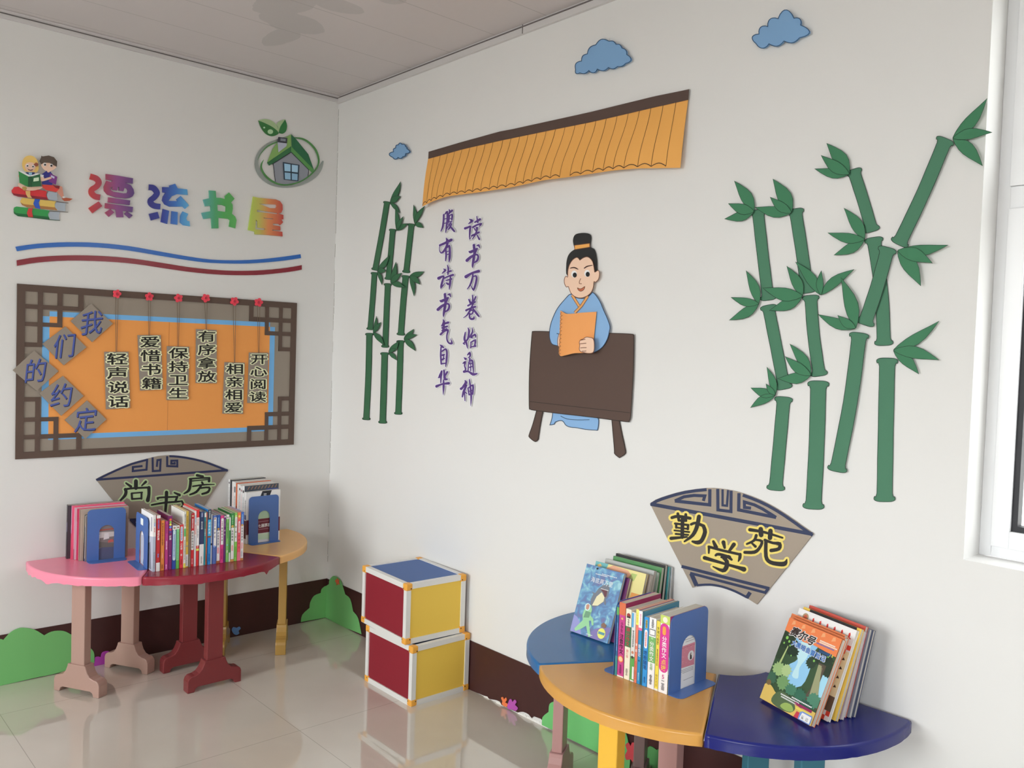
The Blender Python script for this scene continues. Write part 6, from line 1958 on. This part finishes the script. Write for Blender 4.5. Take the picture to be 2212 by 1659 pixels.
def coral_art(b, A, C):
    b.face([A(0, 0), A(1, 0), A(1, 1), A(0, 1)], C(228, 214, 140))
    b.face([A(0, .86, 2), A(.2, .84, 2), A(.26, 1, 2), A(0, 1, 2)], C(112, 180, 180))
    b.face([A(.2, .86, 2), A(.4, .84, 2), A(.78, .90, 2), (A(.66, .98, 2)), A(.36, 1, 2), A(.24, .94, 2)], C(232, 168, 132))
    b.face([A(.66, .84, 2), A(.8, .86, 2), A(.84, .96, 2), A(.74, .96, 2)], C(176, 192, 110))
    b.face([A(.72, .2, 2), A(1, .2, 2), A(1, .7, 2), A(.8, .7, 2)], C(220, 148, 72))
    b.face([A(.04, .95, 3), A(.08, .92, 3), A(.14, .95, 3), A(.1, .98, 3)], C(230, 190, 110))


for lb, x, y, dg, e0, w_, h_, t_, c, art, _ in RA:
    leaner(lb + ' on the blue table', GE, (x, y), (1, .03), (-.03, 1), dg, e0, w_, h_, t_, c, coral_art if art == 'coral' else art)


# comics and magazines on the navy table
def comic_art(b, A, C):
    P = lambda pts, c, q: b.tess([[A(x, z, q) for x, z in pts]], C(*c, rough=0.35))
    NRM = (A(0, 0, 2) - A(0, 0, 1)).normalized()
    cl = lambda p: [(min(1, max(0, x)), min(1, max(0, z))) for x, z in p]
    Q = lambda pts, c, q: P(cl(crv(pts, 3)), c, q)

    def foliage(x, z, rx, rz, c, q, seed, n=13):
        rr = random.Random(seed)
        pts = []
        for i in range(n * 2):
            a = math.pi * i / n
            k = (1.0 if i % 2 else .78) * rr.uniform(.9, 1.1)
            pts.append((x + rx * k * math.cos(a), z + rz * k * math.sin(a)))
        P(cl(pts), c, q)
    P([(0, 0), (1, 0), (1, 1), (0, 1)], (58, 82, 52), 1)
    Q([(.26, .84), (.64, .84), (.60, .70), (.66, .56), (.62, .34), (.36, .28), (.26, .46), (.40, .60), (.24, .72)], (140, 192, 226), 2)
    Q([(.36, .80), (.52, .82), (.54, .66), (.48, .52), (.52, .40), (.40, .40), (.42, .56), (.34, .66)], (184, 218, 236), 2.5)
    Q([(.84, .34), (1, .30), (1, .56), (.88, .56)], (156, 206, 228), 2)
    foliage(.10, .74, .20, .13, (42, 58, 38), 3, 1)
    foliage(.26, .66, .12, .08, (38, 54, 38), 3.2, 2)
    foliage(.05, .58, .12, .09, (50, 66, 42), 3.4, 3)
    foliage(.80, .72, .22, .10, (40, 56, 40), 3, 4)
    foliage(.64, .62, .10, .07, (46, 64, 46), 3.2, 5)
    foliage(.95, .62, .10, .08, (44, 60, 42), 3.4, 6)
    P([(.70, .18), (.78, .36), (.80, .60), (.76, .66), (.90, .66), (.89, .46), (.94, .30), (1, .18)], (86, 74, 60), 4)
    P([(.80, .20), (.83, .40), (.83, .62), (.86, .62), (.87, .42), (.88, .22)], (116, 102, 80), 4.3)
    P([(.77, .64), (.83, .64), (.95, .30), (.80, .30)], (150, 150, 110), 4.6)
    P([(.10, .44), (.135, .42), (.165, .68), (.15, .69)], (176, 190, 120), 4.6)
    foliage(.14, .40, .13, .09, (150, 178, 112), 5, 7)
    foliage(.28, .42, .10, .08, (168, 190, 126), 5.2, 8)
    foliage(.30, .28, .13, .09, (112, 150, 92), 5.4, 9)
    foliage(.07, .27, .11, .08, (62, 100, 74), 5.6, 10)
    foliage(.48, .25, .12, .07, (70, 122, 92), 5.8, 11)
    foliage(.66, .24, .12, .08, (52, 104, 80), 6, 12)
    foliage(.90, .26, .13, .09, (74, 128, 100), 6.2, 13)
    foliage(.80, .16, .14, .07, (40, 84, 64), 6.4, 14)
    Q([(0, 0), (0, 0), (1, 0), (1, 0), (1, .15), (.74, .12), (.5, .15), (.28, .13), (.12, .19), (0, .17)], (216, 180, 86), 6.6)
    Q([(.22, .03), (.24, .13), (.36, .19), (.54, .16), (.66, .09), (.60, .02), (.40, .0)], (84, 104, 66), 7)
    Q([(.40, .03), (.46, .09), (.58, .10), (.64, .05), (.54, .015)], (148, 172, 84), 7.2)
    foliage(.06, .21, .05, .035, (120, 96, 56), 7, 15)
    for x, z, r in ((.09, .77, .026), (.15, .74, .02), (.07, .70, .016), (.19, .70, .014), (.68, .655, .018), (.60, .70, .014), (.72, .77, .016), (.27, .60, .012), (.88, .76, .014)):
        P([(x + r * math.cos(a * .7854), z + r * .8 * math.sin(a * .7854)) for a in range(8)], (130, 190, 84), 7.4)
    P([(0, .845), (.40, .80), (.58, .815), (1, .79), (1, 1), (0, 1)], (228, 122, 66), 7)
    for k in range(5):
        x = .08 + k * .19
        P([(x, .93), (x + .07, .95), (x + .05, .99), (x + .01, .98)], (240, 156, 104), 8)
    for of, c, q in ((.085, (240, 232, 226), 9), (.026, (54, 38, 34), 14)):
        for k, ch in enumerate('赛尔号'):
            put_fat(b, ch, C(*c), lambda x, y: A(.20 + k * .160 + (x + y * .25) * .165, .868 - k * .008 + y * .115, q), of, NRM)
    for of, c, q in ((.09, (236, 242, 248), 9), (.024, (52, 110, 176), 14)):
        for k, ch in enumerate('大黑暗鱼冒险记'):
            put_fat(b, ch, C(*c), lambda x, y: A(.25 + k * .094 + x * .088, .745 - k * .004 + y * .070, q), of, NRM)
    P([(.70, .765), (.93, .765), (.93, .80), (.70, .80)], (40, 74, 110), 9)
    put(b, '1', C(240, 210, 70), lambda x, y: A(.905 + x * .05, .785 + y * .045, 10), .02)
    put(b, '0', C(240, 210, 70), lambda x, y: A(.945 + x * .05, .785 + y * .045, 10), .02)
    for z, x0, x1, c in ((.885, .66, .94, (248, 220, 200)), (.865, .66, .98, (248, 220, 200)), (.845, .62, .94, (84, 110, 176)), (.175, .54, .92, (238, 238, 230)), (.15, .34, .70, (238, 238, 230)), (.125, .36, .66, (238, 238, 230))):
        for k in range(14):
            xa = x0 + (x1 - x0) * k / 14
            b.face([A(xa, z, 9), A(xa + (x1 - x0) / 18, z, 9), A(xa + (x1 - x0) / 18, z + .014, 9), A(xa, z + .014, 9)], C(*c))
    P([(.62, .125), (.94, .125), (.94, .155), (.62, .155)], (146, 34, 84), 9)
    P([(.66, .09), (.94, .09), (.94, .11), (.66, .11)], (226, 206, 80), 9)
    P([(.68, .0), (.96, .0), (.94, .07), (.70, .07)], (196, 52, 70), 9)
    P([(.76, .0), (.97, .0), (.985, .015), (.985, .085), (.97, .10), (.80, .10), (.76, .08)], (110, 140, 200), 10)
    P([(.78, .01), (.965, .01), (.97, .085), (.80, .085)], (232, 232, 238), 11)
    put(b, '童', C(84, 80, 86), lambda x, y: A(.83 + x * .05, .04 + y * .04, 12))
    put(b, '边', C(84, 80, 86), lambda x, y: A(.91 + x * .05, .04 + y * .04, 12))


def white_mag(b, A, C):
    P = lambda pts, c, q: b.tess([[A(x, z, q) for x, z in pts]], C(*c, rough=0.35))
    P([(0, 0), (1, 0), (1, 1), (0, 1)], (232, 228, 228), 1)
    P([(.15 + .055 * math.cos(a * .5236), .93 + .042 * math.sin(a * .5236)) for a in range(12)], (170, 140, 104), 2)
    P([(.15 + .03 * math.cos(a * .5236), .93 + .024 * math.sin(a * .5236)) for a in range(12)], (196, 90, 60), 3)
    for k in range(6):
        x = .26 + k * .125
        P([(x, .885), (x + .02, .90), (x + .015, .94), (x + .035, .955), (x + .05, .93), (x + .045, .905), (x + .075, .89), (x + .05, .885), (x + .035, .90)], (214, 62, 54), 2)
    P([(0, .10), (1, .10), (1, .75), (0, .75)], (228, 218, 170), 2)
    P([(0, .10), (1, .10), (1, .26), (0, .26)], (104, 84, 66), 3)
    for k in range(16):
        for j in range(2):
            if (k + j) % 2 == 0:
                for z0 in (.0, .72):
                    P([(k / 16, z0 + j * .05), (k / 16 + 1 / 16, z0 + j * .05), (k / 16 + 1 / 16, z0 + j * .05 + .05), (k / 16, z0 + j * .05 + .05)], (216, 66, 48), 4)
    for k in range(4):
        P([(.92, .35 + k * .1), (.97, .36 + k * .1), (.94, .385 + k * .1)], (70, 50, 40), 4)


def yellow_mag(b, A, C):
    b.face([A(0, 0), A(1, 0), A(1, 1), A(0, 1)], C(226, 186, 70))
    b.face([A(.12, .9, 2), A(.93, .9, 2), A(.93, 1, 2), A(.12, 1, 2)], C(48, 44, 46))


GF = 'comics and magazines stacked on the navy table'
eN, mN = (.954, -.299), (.299, .954)
B0 = (2.652, -.216)


def nav(k, s=0.0):
    return (B0[0] + mN[0] * k + eN[0] * s, B0[1] + mN[1] * k + eN[1] * s)


leaner('front comic with an orange top lettered 赛尔号 on the navy table', GF, nav(0), eN, mN, 24, -.002, .186, .2277, .013, (222, 118, 64), comic_art)
for k_, lb in ((.019, 'second comic of the same series, its orange top edge just behind the front comic'), (.0365, 'third comic of the same series, in front of the white magazine')):
    leaner(lb, GF, nav(k_, -.012 - (k_ - .018) * .9), eN, mN, 23.2 if k_ < .02 else 22.6, 0, .190, .2272, .013, (218, 120, 70), None)
leaner('white magazine with red figures and a red checked border on the navy table', GF, nav(.063, -.027), eN, mN, 21, 0, .202, .240, .010, (230, 226, 224), white_mag, pg=(.72, .7, .66))
leaner('yellow magazine with a black top band behind the white one', GF, nav(.085, -.024), eN, mN, 18.6, 0, .203, .2400, .010, (222, 182, 70), yellow_mag)
leaner('lilac-edged magazine behind the yellow one', GF, nav(.106, -.020), eN, mN, 16.8, 0, .197, .230, .010, (186, 170, 186), None)
leaner('red magazine standing highest at the back of the stack', GF, nav(.123, -.029), eN, mN, 15.6, 0, .198, .2375, .010, (206, 84, 70), None)
leaner('grey magazine behind the red one', GF, nav(.1375, -.026), eN, mN, 14.8, 0, .200, .230, .008, (140, 144, 156), None)
leaner('dark grey magazine nearest the wall on the navy table', GF, nav(.150, -.018), eN, mN, 14.2, 0, .195, .227, .008, (84, 90, 110), None)
